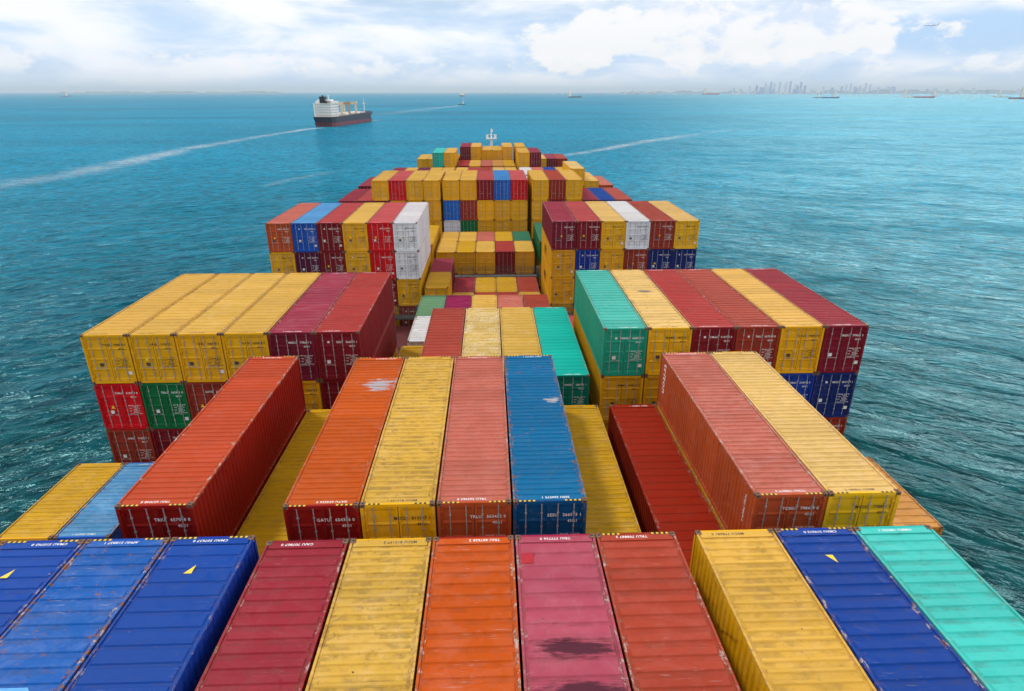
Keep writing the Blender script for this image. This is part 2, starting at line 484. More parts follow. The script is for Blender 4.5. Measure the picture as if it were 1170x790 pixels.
def text_mesh(s, size, m, sx=1.0):
    key = (s, size, m.name, sx)
    if key in _text:
        return _text[key]
    cu = bpy.data.curves.new("marking", 'FONT')
    cu.body = s; cu.size = size; cu.resolution_u = 2; cu.space_character = 1.12
    cu.offset = size * 0.018
    cu.extrude = 0.0
    o = bpy.data.objects.new("marking", cu)
    COL.objects.link(o)
    dg = bpy.context.evaluated_depsgraph_get()
    me = bpy.data.meshes.new_from_object(o.evaluated_get(dg))
    bpy.data.objects.remove(o); bpy.data.curves.remove(cu)
    me.materials.clear(); me.materials.append(m)
    if sx != 1.0:
        for v in me.vertices:
            v.co.x *= sx
    _text[key] = me
    return me
def width(me):
    xs = [v.co.x for v in me.vertices]
    return (min(xs), max(xs)) if xs else (0, 0)

KIT = {}
for ft in (40, 20):
    L = LEN[ft]
    KIT[ft] = dict(body=body_mesh(L, True), body_low=body_mesh(L, False),
                   roof=[roof_mesh(L, 0.30, 0.50, 0.034), roof_mesh(L, 0.52, 0.84, 0.030), roof_mesh(L, 0.42, 0.66, 0.034)],
                   door=[door_mesh(s, L, False) for s in (-1, 1)], door_low=[door_mesh(s, L, True) for s in (-1, 1)],
                   rod={(s, f): rod_mesh(s * f, L) for s in (-1, 1) for f in (0.27, 0.80)})
CASTING = casting_mesh()
STRIPE = stripe_mesh()

# ------------------------------------------------------------------ paint colours: (word, roof, body)
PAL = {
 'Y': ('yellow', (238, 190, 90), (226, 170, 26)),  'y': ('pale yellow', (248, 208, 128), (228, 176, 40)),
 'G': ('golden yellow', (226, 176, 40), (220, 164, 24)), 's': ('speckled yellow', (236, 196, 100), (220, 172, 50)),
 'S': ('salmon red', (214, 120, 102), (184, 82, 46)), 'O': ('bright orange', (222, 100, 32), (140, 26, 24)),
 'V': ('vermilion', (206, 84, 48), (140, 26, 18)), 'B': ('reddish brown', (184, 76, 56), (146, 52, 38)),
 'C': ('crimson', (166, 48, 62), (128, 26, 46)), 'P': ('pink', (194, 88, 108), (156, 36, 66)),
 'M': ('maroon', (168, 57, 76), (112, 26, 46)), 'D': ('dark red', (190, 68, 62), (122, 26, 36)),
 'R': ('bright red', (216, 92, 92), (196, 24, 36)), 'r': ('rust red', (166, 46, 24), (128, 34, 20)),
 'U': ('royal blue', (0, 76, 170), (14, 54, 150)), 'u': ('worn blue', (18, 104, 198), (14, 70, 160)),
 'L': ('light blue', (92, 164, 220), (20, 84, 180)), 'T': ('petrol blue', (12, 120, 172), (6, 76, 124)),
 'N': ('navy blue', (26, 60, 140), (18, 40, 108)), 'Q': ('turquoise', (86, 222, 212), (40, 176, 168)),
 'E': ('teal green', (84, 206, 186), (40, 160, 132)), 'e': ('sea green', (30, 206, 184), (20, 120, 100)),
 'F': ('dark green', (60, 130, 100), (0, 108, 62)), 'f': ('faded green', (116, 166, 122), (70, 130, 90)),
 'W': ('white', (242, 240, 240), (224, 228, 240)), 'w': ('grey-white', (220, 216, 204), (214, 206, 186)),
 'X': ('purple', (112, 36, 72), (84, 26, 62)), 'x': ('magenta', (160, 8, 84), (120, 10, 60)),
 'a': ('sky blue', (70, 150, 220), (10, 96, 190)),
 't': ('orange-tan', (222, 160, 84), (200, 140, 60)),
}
GLYPH_DARK = set('YyGstWw')
CODES = ["TRLU 563462 0", "TRIU 657048 8", "CMAU 510743 0", "CAIU 707807 0", "MSCU 813197 1", "TCNU 798479 0", "MEDU 778681 5",
         "SESU 266575 1", "TRIU 777736 0", "GATU 654356 0", "APHU 510037 1", "HMMU 180702 1"]

X0, PITCHX, GAPL, GAPR = -6.9, 2.5, 0.30, 0.59
def col_x(c):
    g, k = c[0], int(c[1])
    if g == 'M':
        return X0 + PITCHX * (k - 0.5)
    if g == 'L':
        return X0 - GAPL - PITCHX * (k - 0.5)
    return X0 + 5 * PITCHX + GAPR + PITCHX * (k - 0.5)
BAY = {'A': 3.20, 'B': 16.85, 'C': 31.80, 'Z': 46.85, 'D': 61.80, 'H': 77.0, 'E': 92.60, 'I': 107.7, 'J': 122.9, 'K': 138.0, 'N': 153.0}
STEP = 2.92
made = []            # every individual container, in the order built
rng = random.Random(5)

def tint(rgb, j=0.06, k=0.86):
    c = lin(*rgb, k)
    lum = 0.3 * c[0] + 0.6 * c[1] + 0.1 * c[2]
    c = [max(0.0015, lum + 1.06 * (q - lum)) for q in c[:3]]
    k = 1 + rng.uniform(-j, j)
    return (min(1, c[0] * k), min(1, c[1] * k * (1 + rng.uniform(-.03, .03))), min(1, c[2] * k), 1)

def container(bay, colm, key, depth_top, half=None, lod=0, code=None, roof=None, wear=None, hazard=False, mark=None, text=True):
    """one shipping container: body > roof, doors (> lock rods), castings, markings"""
    ft = 20 if half else 40
    L = LEN[ft]; kit = KIT[ft]
    f0 = BAY[bay] + (LEN[40] - L if half == 'f' else 0.0)
    x = col_x(colm) + rng.uniform(-.012, .012)
    word, rc, bc = PAL[key]
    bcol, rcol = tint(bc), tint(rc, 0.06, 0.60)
    W = dict(fade=rng.uniform(.25, .75), rust=rng.uniform(.05, .5), scr=rng.uniform(.1, .6), grime=rng.uniform(.2, .6))
    if wear:
        W.update(wear)
    body = link('shipping_container', kit['body'] if lod == 0 else kit['body_low'], None, (x, f0 + L / 2, EYE - depth_top - CH), (0, 0, rng.uniform(-.0016, .0016)))
    parts = []
    body.color = bcol
    ri = roof if roof is not None else rng.choice((0, 0, 1, 2))
    r = link('roof', kit['roof'][ri], body); r.color = rcol
    parts += [body, r]
    for i, s in enumerate((-1, 1)):
        dm = link('door', kit['door'][i] if lod == 0 else kit['door_low'][i], body); dm.color = bcol
        parts.append(dm)
        if lod == 0:
            for f in (0.27, 0.80):
                link('lock_rod', kit['rod'][(s, f)], dm)
    for o in parts:
        for k, v in W.items():
            o[k] = float(v) * (0.55 if o is not r else 1.0)
    if mark:
        r["mark_x"], r["mark_y"], r["mark_size"], r["mark_dark"] = mark
    w, l, h = CW / 2, L / 2, CH
    if lod == 0:
        for sx in (-1, 1):
            for sy in (-1, 1):
                for z, fz in ((0.0, -1), (h - 0.115, 1)):
                    c = link('corner_casting', CASTING, body, (sx * w, sy * l, z))
                    c.scale = (-sx, -sy, 1)
    tm = BLACK if key in GLYPH_DARK else WHITE
    code = code or CODES[rng.randrange(len(CODES))]
    if lod <= 1 and text:
        me = text_mesh(code[:4] + ("   " if lod == 0 else " ") + code[5:], 0.165, tm, 0.92)
        a, e = width(me)
        link('container_number', me, body, (1.04 - e, -l + 0.056 if lod == 0 else -l + 0.055, h - 0.66), (math.pi / 2, 0, 0))
        me = text_mesh("45G1", 0.15, tm, 0.92)
        link('size_code', me, body, (0.60, -l + 0.0555, h - 0.90), (math.pi / 2, 0, 0))
        me = text_mesh("MAX.GR.  32.500 KG\n         71.650 LB\nTARE      3.900 KG\n          8.600 LB\nNET     28.600 KG\n         63.050 LB\nCU.CAP.   76.4 CU.M", 0.085, tm, 0.8)
        link('weight_table', me, body, (0.36, -l + 0.0555, h - 1.42), (math.pi / 2, 0, 0))
        me = text_mesh(code, 0.135, tm, 1.0)
        a, e = width(me)
        roof_x = rng.uniform(-.35, .35)
        for sy in ((-1, 1) if lod == 0 else (-1,)):
            link('roof_number', me, body, (roof_x + (e - a) / 2, sy * (l - 0.20) + 0.06, h - 0.0085), (0, 0, math.pi))
    if hazard:
        for sy in (-1, 1):
            for sx in (-1, 1):
                xx = -w + 0.20 if sx < 0 else w - 0.20 - 0.525
                link('hazard_strip', STRIPE, body, (xx, (-l + 0.008) if sy < 0 else (l - 0.083), h - 0.0075))
    body["_k"] = key
    made.append(dict(ob=body, bay=bay, col=colm, key=key, word=word, d=depth_top, half=half))
    return body
# ------------------------------------------------------------------ the stacks
def put(bay, colm, spec, d0, half=None, **kw):
    """spec: one letter per container from the top down"""
    for i, k in enumerate(spec):
        if k == '.':
            continue
        container(bay, colm, k, d0 + STEP * i, half, **kw)
        kw.pop('mark', None); kw.pop('roof', None)
T1, T2, T3 = STEP, 2 * STEP, 3 * STEP
# nearest stacks
A = 12.62
put('A', 'L3', 'UY', A - .22, code="CMAU 510743 0", roof=2, hazard=True, wear=dict(fade=.15, scr=.45, rust=.12, grime=.2))
put('A', 'L2', 'uB', A - .22, code="APHU 510037 1", roof=2, hazard=True, wear=dict(fade=.8, scr=.9, rust=1.0, grime=.4))
put('A', 'L1', 'UY', A - .22, code="CMAU 507637 0", roof=1, hazard=True, wear=dict(fade=.15, scr=.35, rust=.08, grime=.15))
put('A', 'M1', 'C', A, code="CAIU 707807 0", roof=2, wear=dict(fade=.4, scr=.5, rust=.3, grime=.35))
put('A', 'M2', 'Y', A, code="MSCU 813197 2", roof=0, wear=dict(fade=.7, scr=.2, rust=.5, grime=.75))
put('A', 'M3', 'O', A, code="TRIU 807628 2", roof=2, wear=dict(fade=.4, scr=.7, rust=.35, grime=.3))
put('A', 'M4', 'P', A, code="TRIU 777736 0", roof=1, wear=dict(fade=.5, scr=.5, rust=.3, grime=.4), mark=(.05, 1.9, .98, 1.0))
put('A', 'M5', 'B', A, code="TRLU 708887 2", roof=2, hazard=True, wear=dict(fade=.35, scr=.55, rust=.35, grime=.3))
put('A', 'R1', 'YY', A - .02, code="MSCU 778681 0", roof=0, wear=dict(fade=.35, scr=.15, rust=.25, grime=.5))
put('A', 'R2', 'UB', A - .02, code="CMAU 519613 0", roof=2, hazard=True, wear=dict(fade=.15, scr=.6, rust=.15, grime=.25))
put('A', 'R3', 'QY', A - .02, code="HMMU 180702 1", roof=2, wear=dict(fade=.2, scr=.2, rust=.2, grime=.45))
put('A', 'R6', 't', 18.95, lod=1)
# second stacks
B = 12.46
put('B', 'L6', 'G', 18.4, 'f', roof=0, text=False, code="MSCU 813205 4")
put('B', 'L5', 'L', 18.4, 'f', roof=0, code="CMAU 266575 1", wear=dict(fade=.9, scr=.8, rust=.7))
put('B', 'L2', 'VV', B - .15, code="TRIU 657048 8", roof=0, hazard=True, wear=dict(fade=.2, scr=.6, rust=.15, grime=.15))
put('B', 'L1', 'G', 15.38, code="MSCU 330461 2", roof=0, wear=dict(fade=.1, scr=.1, rust=.35, grime=.35))
put('B', 'M1', 'OB', B, code="GATU 654356 0", roof=0, hazard=True, wear=dict(fade=.25, scr=.3, rust=.3, grime=.2), mark=(.4, 3.0, .75, 0.0))
put('B', 'M2', 'YY', B, code="MSCU 813197 1", roof=0, hazard=True, wear=dict(fade=.5, scr=.15, rust=.4, grime=.8))
put('B', 'M3', 'SB', B, code="TRLU 563462 0", roof=0, hazard=True, wear=dict(fade=.45, scr=.3, rust=.65, grime=.3))
put('B', 'M4', 'TU', B, code="SESU 266575 1", roof=0, hazard=True, wear=dict(fade=.2, scr=.35, rust=.75, grime=.1), mark=(.75, 1.2, .30, 0.0))
put('B', 'M5', 'G', 15.38, code="MSCU 441207 6", roof=0, wear=dict(fade=.5, scr=.1, rust=.45, grime=.45))
put('B', 'R1', 'r', 15.38, code="TRLU 708391 1", roof=1, wear=dict(fade=.1, scr=.2, rust=.15, grime=.3))
put('B', 'R2', 'SG', B - .05, code="TCNU 798479 0", roof=0, hazard=True, wear=dict(fade=.8, scr=.5, rust=.3, grime=.35))
put('B', 'R3', 'yY', B - .05, code="MEDU 778681 5", roof=0, hazard=True, wear=dict(fade=.5, scr=.1, rust=.2, grime=.3))
put('B', 'R6', 't', 18.95, 'f', lod=1, roof=1, wear=dict(grime=.9))
# third stacks
C = 12.12
put('C', 'L6', 'YRB', C, roof=1); put('C', 'L5', 'YFD', C, roof=1); put('C', 'L4', 'YBD', C, roof=1); put('C', 'L3', 'YY', C, roof=1)
put('C', 'L2', 'MYG', C, roof=1); put('C', 'L1', 'DDY', C, roof=0)
put('C', 'R1', 'EGG', C, roof=1, code="HMMU 448072 0"); put('C', 'R2', 'yGY', C, roof=1, wear=dict(grime=.8, rust=.6), mark=(.1, 0.8, .5, .7)); put('C', 'R3', 'DU', C, roof=0)
put('C', 'R4', 'BD', C, roof=2); put('C', 'R5', 'YUB', C, roof=1); put('C', 'R6', 'CNB', C, roof=0)
put('C', 'M1', 'G', 17.95, lod=1)
put('C', 'M2', 'B', 14.95, roof=1, text=False); put('C', 'M3', 's', 14.95, roof=1, text=False, wear=dict(scr=.2, fade=1.0, speck=1.0)); put('C', 'M4', 'Y', 14.95, roof=1, text=False)
put('C', 'M5', 'e', 14.95, roof=1, wear=dict(fade=.1, rust=.1, grime=.1))
# fourth stacks: low, twenty-foot boxes end to end
Z = 18.72
put('Z', 'M1', 'W', Z, 'a', lod=1, text=False, wear=dict(grime=.9, rust=.6))
for c, k in (('M2', 'D'), ('M3', 'Y'), ('M4', 'B'), ('M5', 'G')):
    put('Z', c, k, Z, 'a', lod=1, text=False)
for c, k in (('M1', 'f'), ('M2', 'x'), ('M3', 'Y'), ('M4', 'S'), ('M5', 'B')):
    put('Z', c, k, Z, 'f', lod=1, text=False, roof=1, wear=dict(grime=.7))
for c, k in (('R1', 'R'), ('R2', 'D'), ('R3', 'Y')):
    put('Z', c, k, 21.0, lod=1, text=False)
# fifth stacks
D = 12.0
for c, s in (('L6', 'SYB'), ('L5', 'LXG'), ('L4', 'DDY'), ('L3', 'YYD'), ('L2', 'RRDG'), ('L1', 'WWGB')):
    put('D', c, s, D, lod=1)
for c, s in (('R1', 'MGGG'), ('R2', 'DUD'), ('R3', 'yYG'), ('R4', 'WBY'), ('R5', 'BNU'), ('R6', 'yNG')):
    put('D', c, s, D, lod=1)
put('D', 'M1', 'GB', 18.75, 'a', lod=1, text=False, roof=1); put('D', 'M1', 'MD', 18.75, 'f', lod=1, text=False, roof=1)
for c, k in (('M2', 'C'), ('M3', 'G'), ('M4', 'G'), ('M5', 'B')):
    put('D', c, k, 21.2, 'f', lod=1, text=False, roof=1, wear=dict(grime=.8))
for c, k in (('M2', 'Y'), ('M3', 'B'), ('M4', 'D'), ('M5', 'Y')):
    put('D', c, k, 21.2, 'a', lod=1, text=False)
# sixth stacks
H = 18.72
for c, a, f in (('M1', 'YD', 'YG'), ('M2', 'GY', 'Y'), ('M3', 'YD', 'S'), ('M4', 'DG', 'G'), ('M5', 'YY', 'F')):
    put('H', c, a, H, 'a', lod=1, text=False, roof=1); put('H', c, f[0], H, 'f', lod=1, text=False, roof=1)
put('H', 'L1', 'GY', 17.75, lod=1, text=False, roof=1); put('H', 'R1', 'FG', 17.45, lod=1, text=False, roof=1)
# seventh stacks
E = 11.88
for c, s in (('L4', 'YD'), ('L3', 'RY'), ('L2', 'YG'), ('L1', 'YGY'), ('M1', 'YaW'), ('M2', 'YBF'), ('M3', 'DYG'), ('M4', 'aGY'), ('M5', 'RYG'),
             ('R1', 'YGG'), ('R2', 'BDY'), ('R3', 'YG')):
    put('E', c, s, E, lod=2, text=False)
for c, k in (('L6', 'C'), ('L5', 'D'), ('R4', 'M'), ('R5', 'U'), ('R6', 'B')):
    put('E', c, k, E + 2.9, lod=2, text=False)
# the stacks towards the bow
for c, k in (('L6', 'M'), ('L5', 'D'), ('L4', 'B'), ('L3', 'D'), ('L2', 'Y'), ('L1', 'Y'), ('M1', 'Y'), ('M2', 'D'), ('M3', 'B'), ('M4', 'Y'), ('M5', 'S'),
             ('R1', 'W'), ('R2', 'R'), ('R3', 'Y'), ('R6', 'S')):
    put('I', c, k, 14.72, lod=2, text=False)
put('I', 'R4', 'yY', 12.0, lod=2, text=False); put('I', 'R5', 'yY', 14.0, lod=2, text=False)
for c, k in (('L5', 'M'), ('L4', 'Y'), ('L3', 'X'), ('L2', 'Y'), ('L1', 'Y'), ('M1', 'Y'), ('M2', 'D'), ('M3', 'B'), ('M4', 'y'), ('M5', 'Y'),
             ('R1', 'W'), ('R2', 'S'), ('R3', 'U'), ('R4', 'Y'), ('R5', 'S')):
    put('J', c, k, 14.72, lod=2, text=False)
for c, s in (('L2', 'QE'), ('L1', 'YY'), ('R1', 'YG'), ('R2', 'MD')):
    put('K', c, s, 12.0, lod=2, text=False)
for c, k in (('M1', 'D'), ('M2', 'Y'), ('M3', 'S'), ('M4', 't'), ('M5', 'G')):
    put('K', c, k, 14.72, lod=2, text=False)
for c, k in (('L4', 'M'), ('L3', 'X'), ('R3', 'E'), ('R4', 'Y'), ('R5', 'C')):
    put('K', c, k, 16.4, lod=2, text=False)
for c, s in (('M1', 'MD'), ('M2', 'YG'), ('M5', 'YY'), ('R1', 'YY')):
    put('N', c, s, 12.0, lod=2, text=False)
put('N', 'M3', 'YGU', 12.75, lod=2, text=False); put('N', 'M4', 'YSR', 12.75, lod=2, text=False)
for c, s in (('L4', 'YY'), ('L3', 'YG'), ('L2', 'YY'), ('L1', 'GY'), ('R2', 'YG'), ('R3', 'yY'), ('R4', 'MD'), ('R5', 'BD')):
    put('N', c, s, 14.72, lod=2, text=False)

# marks and plates that belong to single containers
def find(bay, colm):
    return [q['ob'] for q in made if q['bay'] == bay and q['col'] == colm]
def roof_plate(o, name, pts, m, z=CH - 0.0065):
    b = MB(); n = len(pts)
    b.prism(pts, 0, 0.003)
    return link(name, b.mesh(name, [m]), o, (0, 0, z))
TRI_Y = plain("yellow_sticker", (0.80, 0.55, 0.02, 1), 0.55, 0, 0.1, 20)
PATCH_BLUE = plain("light_blue_touch_up", lin(60, 150, 222), 0.5, 0, 0.18, 5)
PATCH_RED = plain("red_label_plate", lin(170, 22, 34), 0.55, 0, 0.25, 6)
for c in ('L3', 'L1', 'R2'):
    o = find('A', c)[0]
    roof_plate(o, 'height_sticker', [(-0.22, 4.55), (0.0, 4.55), (0.0, 4.88)] if c != 'R2' else [(-0.22, 4.88), (0, 4.55), (0, 4.88)], TRI_Y)
o = find('A', 'L2')[0]
roof_plate(o, 'paint_patch', [(-0.45, -.05), (0.42, -.05), (.52, .05), (.52, .95), (.42, 1.05), (-.35, 1.05), (-.45, .95)], PATCH_BLUE)
o = find('A', 'M4')[0]
roof_plate(o, 'label_plate', [(-1.08, 4.85), (-.72, 4.85), (-.72, 5.3), (-1.08, 5.3)], PATCH_RED)
# side marking of the salmon container that stands behind the blue roof on the right
o = find('B', 'R2')[0]
me = text_mesh("triton", 0.62, WHITE)
link('side_marking', me, o, (-CW / 2 + 0.002, 5.35, 2.62), (math.pi / 2, math.pi / 2, -math.pi / 2))
me = text_mesh("TCNU 798479 0", 0.15, WHITE)
link('side_number', me, o, (-CW / 2 + 0.002, -5.35, 2.45), (math.pi / 2, math.pi / 2, -math.pi / 2))
# black lettering on the long yellow sides that face the middle gap of the fifth stacks
for o in find('D', 'R1')[1:3]:
    me = text_mesh("MSC", 1.25, BLACK)
    link('side_marking', me, o, (-CW / 2 - 0.001, 1.9, 0.95), (math.pi / 2, 0, -math.pi / 2))
# small stickers on the doors of the containers whose whole door end shows
STK = [plain("white_sticker", (.75, .75, .75, 1), .5), TRI_Y, plain("dark_sticker", (.05, .05, .05, 1), .5)]
def sticker(o, x, z, s, mi, tri=False, y=0.0535):
    b = MB(); l = -(LEN[40]) / 2 + y
    pts = [(-s, -s), (s, -s), (0, s * .8)] if tri else [(-s, -s), (s, -s), (s, s), (-s, s)]
    n = len(pts)
    b.poly([(px, 0, pz) for px, pz in pts])
    b.poly([(px, .002, pz) for px, pz in reversed(pts)])
    link('sticker', b.mesh('sticker', [STK[mi]]), o, (x, l, z))
for q in list(made):
    if q['bay'] in 'CD' and q['half'] is None and q['col'][0] in 'LR':
        o, rr = q['ob'], rng.random()
        sticker(o, -0.48 - .2 * rng.random(), 1.12, 0.10, 2 if q['key'] in GLYPH_DARK or rr < .3 else 0)
        if rr < .45:
            sticker(o, -0.25 if rr < .2 else -0.5, 1.45, 0.12, 1, True)
        if rr > .4:
            sticker(o, 0.95, 0.62, 0.10, 0)
        if rr > .7:
            sticker(o, -0.5, 2.3, 0.06, 0)

# everything below the containers one can see: the same boxes packed down to the hatch covers
HATCH_Z = 10.6
fill = MB()
LOWMATS = [plain("low_container_" + n.replace(' ', '_'), lin(*c, .4), .7, 0, .5, 1.0) for n, c in  # colours dimmed so the shade of the gaps is in the paint
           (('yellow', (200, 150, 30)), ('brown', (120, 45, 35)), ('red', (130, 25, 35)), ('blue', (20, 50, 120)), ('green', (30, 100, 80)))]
lowest = {}
for q in made:
    for h in ((q['half'],) if q['half'] else ('a', 'f')):
        k = (q['bay'], q['col'], h)
        lowest[k] = min(lowest.get(k, 1e9), q['ob'].location.z)
ALLC = ['L%d' % i for i in range(1, 7)] + ['M%d' % i for i in range(1, 6)] + ['R%d' % i for i in range(1, 7)]
for bay in BAY:
    for c in ALLC:
        if bay == 'J' and c in ('L6', 'R6') or bay == 'K' and c in ('L6', 'L5', 'R6') or bay == 'N' and c in ('L6', 'L5', 'R6'):
            continue
        for h in 'af':
            top = lowest.get((bay, c, h), EYE - (21.2 if bay not in 'ZHJKN' else 21.9)) - 0.02
            y0 = BAY[bay] + (6.134 if h == 'f' else 0)
            while top - CH > HATCH_Z - 1.2:
                fill.box(col_x(c) - CW / 2, col_x(c) + CW / 2, y0, y0 + 6.058, max(HATCH_Z + 0.003, top - CH), top, rng.randrange(5))
                top -= STEP
low = link('lower_tier_containers', fill.mesh('lower_tier_containers', LOWMATS))
tag(low, 'packed lower tiers of stacked containers underneath the visible ones', None, None, 'stuff')
# ------------------------------------------------------------------ the ship that carries them
ship = bpy.data.objects.new('container_ship', None); COL.objects.link(ship)
ship.location = (-0.5, 100, 0)
tag(ship, 'huge container ship loaded with rows of coloured boxes, white mast at its bow', 'container ship')
def half_beam(y):
    if y < 140: return 22.3
    return 22.3 * math.sqrt(max(0.0, 1 - ((y - 140) / 66.0) ** 2.6))
ys = [-12 + 8 * i for i in range(20)] + [142 + 4 * i for i in range(16)] + [205.5]
b = MB(); prev = None
sec = lambda y: [(half_beam(y), 9.0 if y < 170 else 13.0), (half_beam(y) * (1 if y < 120 else 0.93), 3.0), (half_beam(y) * (0.97 if y < 120 else 0.80), -4.0)]
for ya, yb in zip(ys[:-1], ys[1:]):
    sa, sb = sec(ya), sec(yb)
    for s in (1, -1):
        for (xa0, za0), (xa1, za1), (xb0, zb0), (xb1, zb1) in zip(sa[:-1], sa[1:], sb[:-1], sb[1:]):
            q = [(s * xa0, ya - 100, za0), (s * xa1, ya - 100, za1), (s * xb1, yb - 100, zb1), (s * xb0, yb - 100, zb0)]
            b.quad(*(q if s < 0 else q[::-1]))
sa = sec(ys[0])
b.poly([(-sa[0][0], -112, 9), (-sa[2][0], -112, -4), (sa[2][0], -112, -4), (sa[0][0], -112, 9)])
link('hull', b.mesh('hull', [HULL]), ship)
b = MB()
for ya, yb in zip(ys[:-1], ys[1:]):
    z = 8.9 if yb <= 170 else 11.9
    b.quad((-half_beam(ya), ya - 100, z), (half_beam(ya), ya - 100, z), (half_beam(yb), yb - 100, z), (-half_beam(yb), yb - 100, z))
link('deck', b.mesh('deck', [DECK_RED]), ship)
for bay, y0 in BAY.items():
    b = MB(); n = {'N': 13.0, 'K': 15.6, 'J': 18.0}.get(bay, 21.6)
    b.box(-n, n, y0 - 100 - .4, y0 - 100 + 12.6, 8.95, HATCH_Z)
    link('hatch_cover', b.mesh('hatch_cover', [SHIP_GREY]), ship)
# lashing bridges stand in the gaps between the stacks
gaps = [29.04 + 1.38, 44.0 + 1.42, 59.05 + 1.37, 74.0 + 1.5, 89.2 + 1.7, 104.8 + 1.45, 119.9 + 1.5, 135.1 + 1.45, 150.2 + 1.4]
for gi, y in enumerate(gaps):
    b = MB(); n = 21.6 if gi < 6 else 17.0
    xs = [-n, col_x('L3') + 1.75, X0 - GAPL / 2 + .5 - 0.5, X0 + 12.5 + GAPR / 2 + .5, col_x('R3') + 1.75, n]
    top = 19.6
    for xx in xs:
        b.box(xx - .16, xx + .16, y - 100 - .42, y - 100 - .12, 9.0, top + 1.1)
        b.box(xx - .16, xx + .16, y - 100 + .12, y - 100 + .42, 9.0, top + 1.1)
    for z in (13.6, 16.6, top):
        b.box(-n, n, y - 100 - .55, y - 100 + .55, z - .16, z)
        for zz in (.5, 1.0):
            for s in (-1, 1):
                b.tube((-n, y - 100 + s * .53, z + zz), (n, y - 100 + s * .53, z + zz), .022, 5)
    for k in range(int(2 * n / 1.5)):
        xx = -n + .4 + 1.5 * k
        for s in (-1, 1):
            b.tube((xx, y - 100 + s * .53, top), (xx, y - 100 + s * .53, top + 1.05), .022, 5)
    link('lashing_bridge', b.mesh('lashing_bridge', [SHIP_GREY]), ship)
# foremast on the forecastle
b = MB()
mx, my = 1.15, 185.0 - 100
b.tube((mx, my, 11.5), (mx, my, 28.9), 0.62, 12, 0, 0.36)
b.tube((mx, my, 28.9), (mx, my, 31.4), 0.22, 10, 0, 0.14)
for s in (-1, 1):
    b.tube((mx + s * 2.2, my - .3, 11.5), (mx, my, 26.4), 0.20, 8)
mast = link('foremast', b.mesh('foremast', [MAST_WHITE]), ship)
b = MB()
b.box(mx - 1.5, mx + 1.5, my - .7, my + .7, 28.6, 28.85)
for s in (-1, 1):
    b.box(mx + s * 1.1 - .3, mx + s * 1.1 + .3, my - .3, my + .2, 28.85, 29.7)
    b.tube((mx + s * 1.45, my - .65, 28.8), (mx + s * 1.45, my - .65, 29.9), .05, 6)
b.box(mx - 1.5, mx + 1.5, my - .67, my - .60, 29.8, 29.9)
link('mast_platform', b.mesh('mast_platform', [MAST_WHITE]), mast)
b = MB()
b.box(mx - .05, mx + .5, my - .12, my + .12, 30.5, 31.2)
link('mast_light', b.mesh('mast_light', [MAST_WHITE]), mast)
# ------------------------------------------------------------------ sea
def ground_at(px, below, horizon=105.8):
    """a point on the water seen at photo column px, 'below' photo pixels under the horizon"""
    u = (px - 585.0) / FPX; v = (horizon + below - 395.0) / FPX
    y = math.cos(PITCH) - v * math.sin(PITCH); z = -math.sin(PITCH) - v * math.cos(PITCH)
    x = u * math.cos(YAW) + y * math.sin(YAW); y = y * math.cos(YAW) - u * math.sin(YAW)
    k = EYE / -z
    return Vector((x * k, y * k, 0.0))
def bearing_point(px, dist):
    u = (px - 585.0) / FPX
    a = math.atan(u * math.cos(PITCH)) + YAW
    return Vector((dist * math.tan(a), dist, 0.0)), a

m, t = mat("sea_water")
co = t.n('ShaderNodeTexCoord').outputs['Object']
x, y, z = t.sep(co)
v = t.m('ADD', y, t.m('MULTIPLY', t.m('ABSOLUTE', t.m('ADD', x, 0.5)), 0.42))
wv = t.xyz(t.m('MULTIPLY', x, 0.60), v, 0.0)
w1 = t.noise(wv, 0.105, 3.0, 0.50, 0.6)
w2 = t.noise(wv, 0.33, 4.0, 0.55, 1.1)
w3 = t.noise(t.xyz(t.m('MULTIPLY', x, 0.8), v, 3.0), 0.9, 4.0, 0.6, 0.6)
h = t.m('ADD', t.m('MULTIPLY', w1, 1.8), t.m('ADD', t.m('MULTIPLY', w2, 0.62), t.m('MULTIPLY', w3, 0.12)))
patch = t.noise(t.xyz(t.m('MULTIPLY', x, 0.35), y, 11.0), 0.004, 4.0, 0.6, 0.3)
# sky reflection painted into the colour: green-black by the ship, bright turquoise far ahead
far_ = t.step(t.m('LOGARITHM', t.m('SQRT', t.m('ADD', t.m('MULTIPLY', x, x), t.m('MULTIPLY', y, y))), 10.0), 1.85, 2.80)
sea_col = t.mix(far_, (0.001, 0.040, 0.042, 1), (0.0005, 0.145, 0.235, 1))
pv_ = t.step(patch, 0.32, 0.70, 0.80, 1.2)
sea_col = t.mix(1.0, sea_col, t.xyz(pv_, pv_, pv_), 'MULTIPLY')
# wave light painted into the colour: crests brightened, troughs darkened
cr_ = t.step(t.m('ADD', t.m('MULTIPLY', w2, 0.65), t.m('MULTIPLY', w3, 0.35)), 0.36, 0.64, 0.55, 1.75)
sea_col = t.mix(1.0, sea_col, t.xyz(cr_, cr_, cr_), 'MULTIPLY')
bn = t.n('ShaderNodeBump')
bn.inputs['Distance'].default_value = 1.0
bn.inputs['Strength'].default_value = 1.0
t.put(bn.inputs['Height'], h)
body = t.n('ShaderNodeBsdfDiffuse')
t.put(body.inputs['Color'], sea_col); t.put(body.inputs['Normal'], bn.outputs[0])
gl = t.n('ShaderNodeBsdfGlossy')
t.put(gl.inputs['Color'], (0.46, 0.90, 1.0, 1)); gl.inputs['Roughness'].default_value = 0.15
t.put(gl.inputs['Normal'], bn.outputs[0])
fr = t.n('ShaderNodeFresnel'); fr.inputs['IOR'].default_value = 1.333
t.put(fr.inputs['Normal'], bn.outputs[0])
mx_ = t.n('ShaderNodeMixShader')
